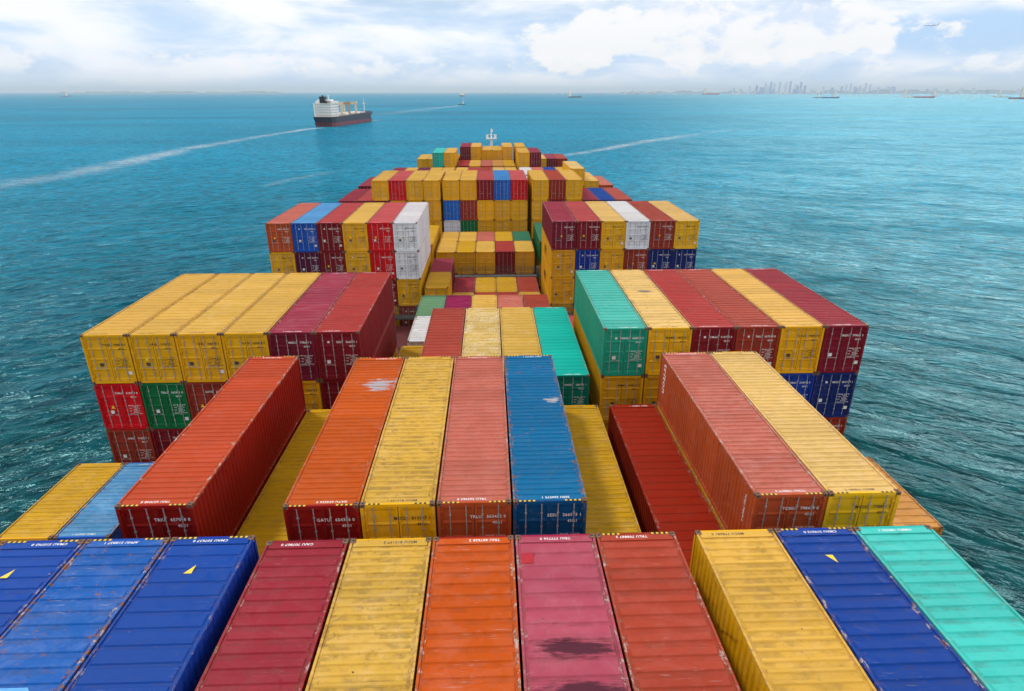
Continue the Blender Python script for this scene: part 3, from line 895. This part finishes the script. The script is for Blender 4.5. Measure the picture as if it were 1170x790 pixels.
gust = t.noise(t.xyz(t.m('MULTIPLY', x, 0.62), v, 21.0), 0.034, 9.0, 0.80, 0.4)
t.put(mx_.inputs[0], t.m('MINIMUM', t.m('MULTIPLY', fr.outputs[0], t.step(gust, 0.36, 0.64, 0.24, 0.85)), 0.27))
t.put(mx_.inputs[1], body.outputs[0]); t.put(mx_.inputs[2], gl.outputs[0])
t.put(t.n('ShaderNodeOutputMaterial').inputs[0], mx_.outputs[0])
WATER = m
b = MB(); rings = [0, 60, 200, 600, 2000, 8000, 70000]
n = 48
for r0, r1 in zip(rings[:-1], rings[1:]):
    for k in range(n):
        a0, a1 = 2 * math.pi * k / n, 2 * math.pi * (k + 1) / n
        P = lambda r, a: (r * math.cos(a), r * math.sin(a), 0.0)
        if r0 == 0:
            b.poly([(0, 0, 0), P(r1, a0), P(r1, a1)])
        else:
            b.quad(P(r0, a0), P(r1, a0), P(r1, a1), P(r0, a1))
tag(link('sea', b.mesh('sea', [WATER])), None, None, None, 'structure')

# foam trails lie on the water as thin broken sheets
m, t = mat("sea_foam")
co = t.n('ShaderNodeTexCoord').outputs['Object']
uv = t.n('ShaderNodeAttribute', attribute_type='GEOMETRY', attribute_name='across').outputs['Fac']
st = t.n('ShaderNodeAttribute', attribute_type='GEOMETRY', attribute_name='strength').outputs['Fac']
n1 = t.noise(t.vm('MULTIPLY', co, (0.22, 0.22, 1.0)), 1.0, 6.0, 0.7, 0.6)
n2 = t.noise(t.vm('MULTIPLY', co, (0.035, 0.035, 1.0)), 1.0, 4.0, 0.6, 0.5)
core = t.step(t.m('ABSOLUTE', uv), 0.05, 1.0, 1.0, 0.0)
a = t.m('ADD', t.m('MULTIPLY', n1, 0.65), t.m('MULTIPLY', n2, 0.55))
al = t.m('MULTIPLY', t.m('MULTIPLY', t.step(t.m('ADD', a, t.m('MULTIPLY', core, 0.22)), 0.58, 1.0), core), t.m('MULTIPLY', st, 0.46), clamp=True)
pb = t.n('ShaderNodeBsdfPrincipled')
pb.inputs['Base Color'].default_value = (0.72, 0.78, 0.80, 1)
pb.inputs['Roughness'].default_value = 0.9
t.put(pb.inputs['Alpha'], al)
t.put(t.n('ShaderNodeOutputMaterial').inputs[0], pb.outputs[0])
FOAM = m
def trail(name, pts, z=0.02):
    """pts: (point, half width, strength) along the trail"""
    dense = []
    for (p0, w0_, s0), (p1, w1_, s1) in zip(pts[:-1], pts[1:]):
        for k in range(8):
            f = k / 8
            dense.append((p0.lerp(p1, f), w0_ + (w1_ - w0_) * f, s0 + (s1 - s0) * f))
    dense.append(pts[-1])
    V, F, AC, ST = [], [], [], []
    for i, (p_, w_, s_) in enumerate(dense):
        q = dense[min(i + 1, len(dense) - 1)][0] - dense[max(i - 1, 0)][0]
        nrm = Vector((-q.y, q.x, 0)).normalized()
        for k in range(-3, 4):
            V.append(tuple(p_ + nrm * w_ * 2.2 * k / 3 + Vector((0, 0, z)))); AC.append(k / 3); ST.append(s_)
        if i:
            for k in range(6):
                a_ = (i - 1) * 7 + k
                F.append((a_, a_ + 1, a_ + 8, a_ + 7))
    me = bpy.data.meshes.new(name); me.from_pydata(V, [], F)
    for nm, data in (('across', AC), ('strength', ST)):
        at = me.attributes.new(nm, 'FLOAT', 'POINT')
        at.data.foreach_set('value', data)
    me.materials.append(FOAM); me.update()
    return tag(link(name, me), None, None, None, 'structure')
G = ground_at
trail('foam_wake', [(G(368, 40.5), 5, 1.0), (G(350, 42), 6, 1.0), (G(300, 50), 7, .55), (G(222, 63), 9, .75), (G(154, 78), 11, .85), (G(90, 91), 13, .55), (G(0, 106), 16, .35), (G(-120, 120), 18, .2)])
trail('foam_wake', [(G(640, 73), 4, .5), (G(690, 65), 6, .85), (G(745, 55), 8, .9), (G(790, 48.5), 9, .35), (G(850, 41), 9, .12)])
trail('foam_wake', [(G(526, 15), 12, .9), (G(505, 17), 22, .5), (G(470, 21), 30, .35), (G(420, 27), 30, .1)])
trail('foam_wake', [(G(527, 9), 22, .35), (G(470, 10.5), 26, .45), (G(420, 12.5), 26, .25)])
trail('foam_wake', [(G(300, 108), 3, .2), (G(335, 99), 4, .22), (G(370, 92), 4, .2), (G(400, 88), 3, .1)])
trail('foam_wake', [(G(940, 28), 12, .2), (G(970, 27), 14, .5), (G(1000, 26), 12, .2)])
trail('bow_wave', [(G(415, 33.5), 4, 1.0), (G(424, 33), 5, 1.0), (G(436, 31), 4, .3)])

# ------------------------------------------------------------------ ships
def pm(name, rgb, **k):
    return plain(name, lin(*rgb), 0.6, 0.0, 0.18, 0.05, 0.3) if not k else plain(name, lin(*rgb), **k)
S_WHITE = pm('ship_house_white', (240, 238, 232)); S_NAVY = pm('ship_hull_navy', (22, 40, 62)); S_BOOT = pm('antifouling_red', (120, 48, 62))
S_DECK = pm('ship_deck_tan', (176, 140, 112)); S_BUFF = pm('crane_buff', (214, 200, 170)); S_BLACK = pm('funnel_black', (22, 24, 30))
S_RED = pm('hull_red', (170, 92, 104)); S_GREY = pm('hull_grey', (120, 128, 140)); S_BLUE = pm('hull_blue', (60, 80, 140)); S_GLASS = pm('bridge_glass', (40, 50, 60))
def hull_outline(L, W, bow=0.2):
    pts = [(-W / 2 * .86, -L / 2), (W / 2 * .86, -L / 2), (W / 2, -L / 2 + L * .06)]
    for k in range(7):
        f = k / 6
        pts.append((W / 2 * math.cos(f * math.pi / 2) ** .75, L / 2 - L * bow + L * bow * math.sin(f * math.pi / 2)))
    pts += [(-a, c) for a, c in reversed(pts[2:-1])]
    return pts
def taper_hull(b, L, W, z0, z1, flare, mi, sheer=0.0):
    lo = [(a * flare, c * (0.90 if c > 0 else .95)) for a, c in hull_outline(L, W)]
    hi = hull_outline(L, W)
    n = len(lo); i = len(b.v)
    sh = lambda c: sheer * max(0, (c / (L / 2))) ** 3
    b.v += [(a, c, z0) for a, c in lo] + [(a, c, z1 + sh(c)) for a, c in hi]
    for k in range(n):
        b.f.append((i + k, i + (k + 1) % n, i + n + (k + 1) % n, i + n + k)); b.mi.append(mi)
    b.f.append(tuple(i + n + k for k in range(n))); b.mi.append(mi)
def heading(o, p, ang):
    o.location = p; o.rotation_euler = (0, 0, ang)

# the cargo ship on the port bow
stern, bow = G(369, 39.4), G(423, 32.3)
dv = bow - stern; L = min(175.0, dv.length)
cs = bpy.data.objects.new('cargo_ship', None); COL.objects.link(cs)
heading(cs, stern + dv.normalized() * L / 2, math.atan2(-dv.x, dv.y))
tag(cs, 'dark blue cargo ship with white deckhouse and buff deck cranes, sailing ahead on the left', 'ship')
W_ = 27.0
b = MB(); taper_hull(b, L * .985, W_ * .96, -2, 4.6, .96, 0); link('lower_hull', b.mesh('lower_hull', [S_BOOT]), cs)
b = MB(); taper_hull(b, L, W_, 4.6, 11.5, .96, 0, 3.0); hl = link('hull', b.mesh('hull', [S_NAVY]), cs)
b = MB(); b.prism([(a * .95, c * .98) for a, c in hull_outline(L, W_)], 11.55, 11.9); link('main_deck', b.mesh('main_deck', [S_DECK]), cs)
b = MB(); y0 = -L / 2 + 5
b.box(-11.5, 11.5, y0, y0 + 24, 11.9, 27.5); b.box(-13, 13, y0 + 10, y0 + 23, 27.5, 30.2); b.box(-8, 8, y0 + 4, y0 + 18, 30.2, 32)
for k in range(5):
    b.box(-12.2, 12.2, y0 - .9, y0 + 24.5, 14.9 + k * 3.1, 15.25 + k * 3.1)
dh = link('deckhouse', b.mesh('deckhouse', [S_WHITE]), cs)
b = MB()
for k in range(5):
    for q in range(7):
        b.box(-9.5 + q * 3, -8.3 + q * 3, y0 - .06, y0, 12.9 + k * 3.1, 14.1 + k * 3.1)
        if q < 6:
            b.box(11.5, 11.56, y0 + 2 + q * 3.6, y0 + 3.4 + q * 3.6, 12.9 + k * 3.1, 14.1 + k * 3.1)
link('window', b.mesh('window', [S_GLASS]), dh)
b = MB(); b.prism([(-3.4, y0 + 1), (3.4, y0 + 1), (3.4, y0 + 8), (-3.4, y0 + 8)], 27.5, 35.5); b.tube((0, y0 + 4, 35.5), (0, y0 + 4, 37), 1.0, 8)
link('funnel', b.mesh('funnel', [S_BLACK]), cs)
b = MB(); b.tube((3, y0 + 15, 32), (3, y0 + 15, 38.5), .5, 6, 0, .25); b.box(1, 5, y0 + 14.8, y0 + 15.2, 36, 36.5)
link('radar_mast', b.mesh('radar_mast', [S_WHITE]), cs)
for k in range(3):
    yc = y0 + 42 + k * 27
    b = MB()
    b.box(-9.8, -7.6, yc - 1.4, yc + 1.4, 11.9, 26.5); b.box(7.6, 9.8, yc - 1.4, yc + 1.4, 11.9, 29)
    b.box(-11, 11, yc - 1.6, yc + 1.6, 25, 28)
    link('cargo_gantry', b.mesh('cargo_gantry', [S_BUFF if k != 1 else S_DECK]), cs)
for k in range(5):
    b = MB(); yc = y0 + 32 + k * 21
    b.box(-9, 9, yc, yc + 17, 11.9, 14.6); link('hatch', b.mesh('hatch', [S_WHITE if k % 2 else S_BUFF]), cs)
b = MB(); b.tube((0, L / 2 - 14, 12), (0, L / 2 - 14, 31), .8, 8, 0, .35); b.box(-2.4, 2.4, L / 2 - 14.3, L / 2 - 13.7, 25, 25.8)
link('foremast', b.mesh('foremast', [S_WHITE]), cs)

def small_ship(name, label, cat, px, below, length_px, ang, hullm, house_f, house_h, bootm=None, deck=None, mast_h=0, group=None, cranes=0):
    """distant vessel; below = photo pixels between horizon and waterline, ang = heading against the line of sight (90 = broadside, bow right)"""
    p = G(px, below); D = p.length
    b_ang = math.atan2(p.x, p.y)
    L = length_px * D / FPX / max(.35, abs(math.sin(R(ang)))) / 1.05
    W = max(L * .16, 4.0); hh = L * .065
    o = bpy.data.objects.new(name, None); COL.objects.link(o)
    heading(o, p, -(b_ang + R(ang)))
    tag(o, label, cat, group)
    b = MB(); taper_hull(b, L, W, -1, hh, .95, 0, hh * .35); link('hull', b.mesh('hull', [hullm]), o)
    if bootm:
        b = MB(); taper_hull(b, L * .99, W * 1.01, -1.5, hh * .45, .96, 0); link('lower_hull', b.mesh('lower_hull', [bootm]), o)
    yh = -L / 2 + L * house_f
    b = MB(); HL = L * .17; H = L * house_h
    b.box(-W * .42, W * .42, yh, yh + HL, hh, hh + H * .62); b.box(-W * .5, W * .5, yh + HL * .3, yh + HL, hh + H * .62, hh + H * .85); b.box(-W * .2, W * .2, yh + HL * .2, yh + HL * .8, hh + H * .85, hh + H)
    link('deckhouse', b.mesh('deckhouse', [S_WHITE]), o)
    b = MB(); b.box(-W * .12, W * .12, yh - L * .03, yh + HL * .1, hh, hh + H * 1.05); link('funnel', b.mesh('funnel', [S_BUFF]), o)
    if deck:
        b = MB(); b.box(-W * .38, W * .38, yh + HL * 1.15, L / 2 - L * .14, hh, hh + L * .022); link('cargo_deck', b.mesh('cargo_deck', [deck]), o)
    if mast_h:
        b = MB(); b.tube((0, yh + HL * .7, hh + H), (0, yh + HL * .7, hh + H + L * mast_h), L * .006, 6); b.box(-W * .2, W * .2, yh + HL * .68, yh + HL * .72, hh + H + L * mast_h * .6, hh + H + L * mast_h * .66)
        link('mast', b.mesh('mast', [S_WHITE]), o)
    for k in range(cranes):
        yc = yh + HL * 1.6 + k * L * .2
        b = MB(); b.tube((0, yc, hh), (0, yc, hh + L * .13), L * .008, 6); b.tube((0, yc, hh + L * .12), (0, yc + L * .14, hh + L * .15), L * .005, 6)
        link('deck_crane', b.mesh('deck_crane', [S_BUFF]), o)
    return o
small_ship('tanker', 'small dark hulled ship with white house at its stern, near the middle horizon', 'ship', 657, 5.8, 15, 88, S_NAVY, .04, .28)
sb = small_ship('workboat', 'small black workboat with a tall mast, out ahead of the bow trailing foam', 'boat', 527.5, 14.0, 8.5, 70, S_BLACK, .62, .28, None, None, .95)
small_ship('ferry', 'small white ship with tall house, left of the blue hulled ship below the skyline', 'ship', 934.5, 6.2, 10, 85, S_GREY, .4, .42, None, None, .35)
small_ship('supply_ship', 'blue hulled ship with white house at its bow below the city skyline', 'ship', 949, 6.6, 16, 92, S_BLUE, .62, .34, None, S_WHITE, .2)
small_ship('crane_ship', 'white ship with deck masts lying left of the long red barge', 'ship', 1036.5, 5.6, 13, 85, S_WHITE, .25, .5, None, S_BUFF, .3, None, 2)
small_ship('barge', 'long low red barge on the right, beside the white ship with masts', 'barge', 1056, 6.2, 18, 90, S_RED, .84, .14, None, S_RED)
small_ship('coaster', 'small white ship just beyond the bow of the red barge', 'ship', 1068.5, 3.6, 7, 80, S_WHITE, .3, .4, None, None, .2)
small_ship('patrol_ship', 'white ship with red lower hull, left of the ship cut by the right edge', 'ship', 1143, 5.4, 12, 85, S_WHITE, .35, .4, S_RED, None, .2)
small_ship('freighter', 'dark hulled ship with large white house, cut by the right edge of the photo', 'ship', 1167, 7.6, 19, 95, S_NAVY, .45, .42, S_RED, S_WHITE, .15)
small_ship('sailing_barge', 'pale ship with reddish deck far away on the left horizon', 'ship', 74.5, 4.8, 9, 80, S_GREY, .55, .4, None, S_RED, .3)
ln = G(1145, 9.5)
small_ship('launch', 'small white launch in front of the ship at the right edge', 'boat', 1157, 10.2, 4.5, 60, S_WHITE, .3, .3)
far = [(586, 2.4, 5), (632, 2.4, 4), (643, 2.4, 3), (672.5, 2.6, 4), (685, 2.2, 7), (714, 2.4, 4), (727, 2.4, 8), (746, 2.0, 8), (771, 2.4, 4), (790, 2.2, 4), (812, 2.6, 18), (842, 2.4, 9), (866, 2.0, 8), (890, 2.0, 7), (900, 2.2, 8)]
for i, (px, be, lp) in enumerate(far):
    mm = S_RED if i in (4, 7, 10) else S_WHITE if i % 3 else S_GREY
    small_ship('anchored_ship', 'tiny pale ship at anchor on the hazy horizon', 'ship', px, be, lp, 86 + (i * 37) % 9, mm, .1 + .5 * (i % 2), .33, None, S_WHITE if i % 2 else None, .1, 'ships anchored along the horizon')
tiny = [(974, 4.6), (979.5, 4.6), (984, 4.5), (1002, 4.9), (1014, 5.0), (1079, 3.4), (1090, 3.4), (1104, 4.6), (1111, 6.2), (1121, 5.2), (1129, 4.5), (1106, 9.5)]
for i, (px, be) in enumerate(tiny):
    small_ship('small_boat', 'tiny white boat near the shore under the skyline', 'boat', px, be, 2.6, 60 + 13 * (i % 4), S_WHITE, .3, .5, None, None, 0, 'small white boats off the shore')

# a second, farther tower-like vessel seen end-on behind the workboat
p0, a0 = bearing_point(528, 6200)
o = bpy.data.objects.new('drill_ship', None); COL.objects.link(o); heading(o, p0, -a0)
tag(o, 'pale tall ship seen end-on right above the small black workboat', 'ship')
b = MB(); taper_hull(b, 150, 46, -1, 14, .95, 0); link('hull', b.mesh('hull', [S_GREY]), o)
b = MB(); b.box(-22, 22, -60, -30, 14, 44); b.box(-9, 9, -55, -35, 44, 58); b.box(12, 20, -55, -45, 44, 52); link('deckhouse', b.mesh('deckhouse', [S_WHITE]), o)

# airliner over the right side
p0, a0 = bearing_point(1047, 1900)
pl = bpy.data.objects.new('airliner', None); COL.objects.link(pl)
pl.location = (p0.x, p0.y, EYE + p0.length * math.tan(R(4.35))); pl.rotation_euler = (0, 0, math.pi / 2 - a0); pl.scale = (.62, .62, .62)
tag(pl, 'white airliner flying low in the grey-blue sky at upper right', 'airplane')
PW = pm('airliner_white', (236, 238, 242))
b = MB()
prof = [(-30, .4), (-24, 1.6), (-14, 2.8), (20, 2.8), (26, 2.2), (29, 1.2), (30.5, .2)]
for (ya, ra), (yb, rb) in zip(prof[:-1], prof[1:]):
    b.tube((0, ya, 0), (0, yb, 0), ra, 12, 0, rb)
link('fuselage', b.mesh('fuselage', [PW]), pl)
for s in (-1, 1):
    b = MB(); pts = [(0, 7), (s * 28, -9), (s * 29, -12), (0, -5)]
    b.prism(pts if s > 0 else pts[::-1], -.6, .1); link('wing', b.mesh('wing', [PW]), pl)
    b = MB(); b.tube((s * 9, 6, -2.2), (s * 9, 0, -2.2), 1.5, 10); link('engine', b.mesh('engine', [PW]), pl)
    b = MB(); pts = [(0, -22), (s * 10, -28), (s * 10, -30), (0, -27)]; b.prism(pts if s > 0 else pts[::-1], 1.0, 1.4); link('tailplane', b.mesh('tailplane', [PW]), pl)
b = MB()
b.v += [(-.3, -20, 2), (.3, -20, 2), (.3, -29, 2), (-.3, -29, 2), (-.3, -28, 10), (.3, -28, 10), (.3, -31, 10), (-.3, -31, 10)]
for q in ((0, 1, 2, 3), (4, 7, 6, 5), (0, 4, 5, 1), (1, 5, 6, 2), (2, 6, 7, 3), (3, 7, 4, 0)):
    b.f.append(q); b.mi.append(0)
link('tail_fin', b.mesh('tail_fin', [PW]), pl)

# ------------------------------------------------------------------ far shore, skyline and air
LAND = pm('far_land_haze_blue', (92, 126, 138), rough=.9)  # land green paled to blue, distance haze mixed into the colour
def hills(px0, px1, dist, hmax, seed):
    rr = random.Random(seed); b = MB(); n = 60; P = []
    h = 0
    for k in range(n + 1):
        px = px0 + (px1 - px0) * k / n
        h = max(.12, min(1, h * .6 + rr.uniform(-.1, .62)))
        edge = min(1, k / 4, (n - k) / 4)
        p_, a_ = bearing_point(px, dist * (1 + .02 * math.sin(k)))
        P.append((p_, hmax * h * edge + 4))
    for (p_, h0), (q_, h1) in zip(P[:-1], P[1:]):
        back = lambda v_: v_ * 1.06
        f0 = tuple(p_ + Vector((0, 0, -1))); f1 = tuple(q_ + Vector((0, 0, -1)))
        m0 = tuple(p_ * 1.02 + Vector((0, 0, h0))); m1 = tuple(q_ * 1.02 + Vector((0, 0, h1)))
        g0 = tuple(back(p_) + Vector((0, 0, -1))); g1 = tuple(back(q_) + Vector((0, 0, -1)))
        b.quad(f0, f1, m1, m0); b.quad(m0, m1, g1, g0)
    return tag(link('hills', b.mesh('hills', [LAND])), None, None, None, 'structure')
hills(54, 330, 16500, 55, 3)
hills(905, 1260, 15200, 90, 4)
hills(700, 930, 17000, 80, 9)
BLD = [pm('tower_concrete_hazed', (196, 214, 234), rough=.7), pm('tower_blue_glass_hazed', (128, 172, 220), rough=.3), pm('tower_white_hazed', (206, 220, 236), rough=.7)]  # tower colours lightened and blued, haze put into the paint
rb = random.Random(21)
def tower(px, dist, w, h, mi, crown):
    p_, a_ = bearing_point(px, dist)
    b = MB()
    b.box(-w / 2, w / 2, -w / 2, w / 2, 0, h)
    if crown == 1:
        b.box(-w / 3, w / 3, -w / 3, w / 3, h, h * 1.07)
    elif crown == 2:
        b.box(-w / 2, 0, -w / 3, w / 3, h, h * 1.12)
    for k in range(1, 9):
        z = h * k / 9
        b.box(-w / 2 - .4, w / 2 + .4, -w / 2 - .4, w / 2 + .4, z, z + 1.2)
    o = link('tower_block', b.mesh('tower_block', [BLD[mi]]), None, tuple(p_), (0, 0, -a_ + rb.uniform(-.3, .3)))
    return tag(o, 'hazy pale tower block of the city skyline on the right horizon', 'building', 'towers of the far city skyline')
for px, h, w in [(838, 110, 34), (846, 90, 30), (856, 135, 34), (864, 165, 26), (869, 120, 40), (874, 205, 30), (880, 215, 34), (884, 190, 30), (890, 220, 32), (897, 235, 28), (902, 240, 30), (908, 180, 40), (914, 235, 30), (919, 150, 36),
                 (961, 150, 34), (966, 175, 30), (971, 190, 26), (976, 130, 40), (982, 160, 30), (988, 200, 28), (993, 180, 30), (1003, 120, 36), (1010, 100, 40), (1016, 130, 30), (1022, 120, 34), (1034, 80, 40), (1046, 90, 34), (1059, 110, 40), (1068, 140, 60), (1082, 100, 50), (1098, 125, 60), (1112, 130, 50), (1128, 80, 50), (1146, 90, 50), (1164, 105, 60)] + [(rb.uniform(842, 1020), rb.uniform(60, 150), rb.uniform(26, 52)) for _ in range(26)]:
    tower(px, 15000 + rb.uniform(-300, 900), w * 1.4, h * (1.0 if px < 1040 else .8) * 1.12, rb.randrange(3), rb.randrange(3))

# sea haze: even, pale air over the whole strait
hz = MB()
hz.box(-90000, 90000, -90000, 90000, -1.0, 345.0)
m, t = mat("sea_haze")
pv = t.n('ShaderNodeVolumePrincipled')
pv.inputs['Color'].default_value = (0.72, 0.90, 1.0, 1)
pv.inputs['Density'].default_value = 5.5e-5
pv.inputs['Anisotropy'].default_value = 0.0
t.put(t.n('ShaderNodeOutputMaterial').inputs['Volume'], pv.outputs[0])
hb = link('haze', hz.mesh('haze', [m]))
hb['kind'] = 'stuff'
# ------------------------------------------------------------------ labels for every container
BAYWORD = {'A': 'nearest', 'B': 'second', 'C': 'third', 'Z': 'fourth', 'D': 'fifth', 'H': 'sixth', 'E': 'seventh', 'I': 'eighth', 'J': 'ninth', 'K': 'tenth', 'N': 'farthest'}
ORD = ['first', 'second', 'third', 'fourth', 'fifth', 'sixth', 'seventh', 'eighth', 'ninth', 'tenth', 'eleventh', 'twelfth', 'thirteenth', 'fourteenth', 'fifteenth', 'sixteenth', 'seventeenth']
SIDE = {'L': 'left block', 'M': 'middle block', 'R': 'right block'}
cols = {}
for q in made:
    cols.setdefault((q['bay'], q['col'], q['half']), []).append(q)
for lst in cols.values():
    lst.sort(key=lambda q: q['d'])
    for i, q in enumerate(lst):
        q['tier'] = i
def column_word(c):
    g, k = c[0], int(c[1])
    if g == 'L':
        k = 7 - k
    return ORD[k - 1] + ' from left of ' + SIDE[g]
used = {}
for q in made:
    tw = ['top', 'second tier', 'third tier', 'fourth tier'][q['tier']]
    half = {'f': ' short', 'a': ' short', None: ''}[q['half']]
    hw = {'f': ' far half', 'a': ' near half', None: ''}[q['half']]
    lab = '%s%s container, %s, %s, %s row%s' % (q['word'], half, tw, column_word(q['col']), BAYWORD[q['bay']], hw)
    q['label'] = lab
SPECIAL = {('A', 'L2', 0): 'worn blue container with rusty scrapes and a light blue touched-up patch, nearest row',
 ('A', 'M4', 0): 'pink container with dark stains across its roof in the nearest row', ('A', 'M3', 0): 'bright orange container between yellow and pink ones in the nearest row',
 ('A', 'M2', 0): 'spotted yellow container between crimson and orange ones in the nearest row', ('A', 'M1', 0): 'crimson container right of the blue ones in the nearest row',
 ('A', 'M5', 0): 'reddish brown container between pink and yellow ones in the nearest row', ('A', 'R1', 0): 'yellow container left of the blue one at right in the nearest row',
 ('A', 'R2', 0): 'blue container between yellow and turquoise ones in the nearest row', ('A', 'R3', 0): 'turquoise container at the right end of the nearest row',
 ('A', 'L1', 0): 'blue container next to the crimson one at left in the nearest row', ('A', 'L3', 0): 'blue container cut by the left picture edge in the nearest row',
 ('B', 'L2', 0): 'tall-standing vermilion container alone at left of the second row, its dark red side showing', ('B', 'M1', 0): 'orange container with grey scraped patch on its roof, second row',
 ('B', 'M2', 0): 'yellow container between the orange and salmon ones in the second row', ('B', 'M3', 0): 'salmon red container between yellow and petrol blue ones in the second row',
 ('B', 'M4', 0): 'petrol blue container with chipped roof and hazard-striped edge in the second row', ('B', 'R2', 0): 'faded salmon container with white lettering on its side, second row right',
 ('B', 'R3', 0): 'pale yellow container right of the lettered salmon one in the second row', ('B', 'L1', 0): 'low golden yellow container between the vermilion and orange ones',
 ('B', 'M5', 0): 'low golden yellow container right of the petrol blue one', ('B', 'R1', 0): 'low rust red container left of the lettered salmon one',
 ('B', 'L6', 0): 'low short yellow container at the left side of the second row, above the sea', ('B', 'L5', 0): 'low light blue container between short yellow and vermilion ones',
 ('B', 'R6', 0): 'low tan container at the right side, beyond the pale yellow one',
 ('C', 'R1', 0): 'teal green container with teal doors at left end of right block, third row', ('C', 'M5', 0): 'low sea green container left of the tall teal one in the third row',
 ('C', 'M3', 0): 'yellow container densely speckled with white on its roof', ('Z', 'M1', 0): 'short white container low behind the petrol and yellow roofs, left of reddish brown'}
for q in made:
    k = (q['bay'], q['col'], q['tier'])
    if k in SPECIAL and not (k == ('Z', 'M1', 0) and q['half'] == 'f'):
        q['label'] = SPECIAL[k]
    o = q['ob']
    del o["_k"]
    tag(o, q['label'], 'shipping container', 'shipping containers stacked on the ship')
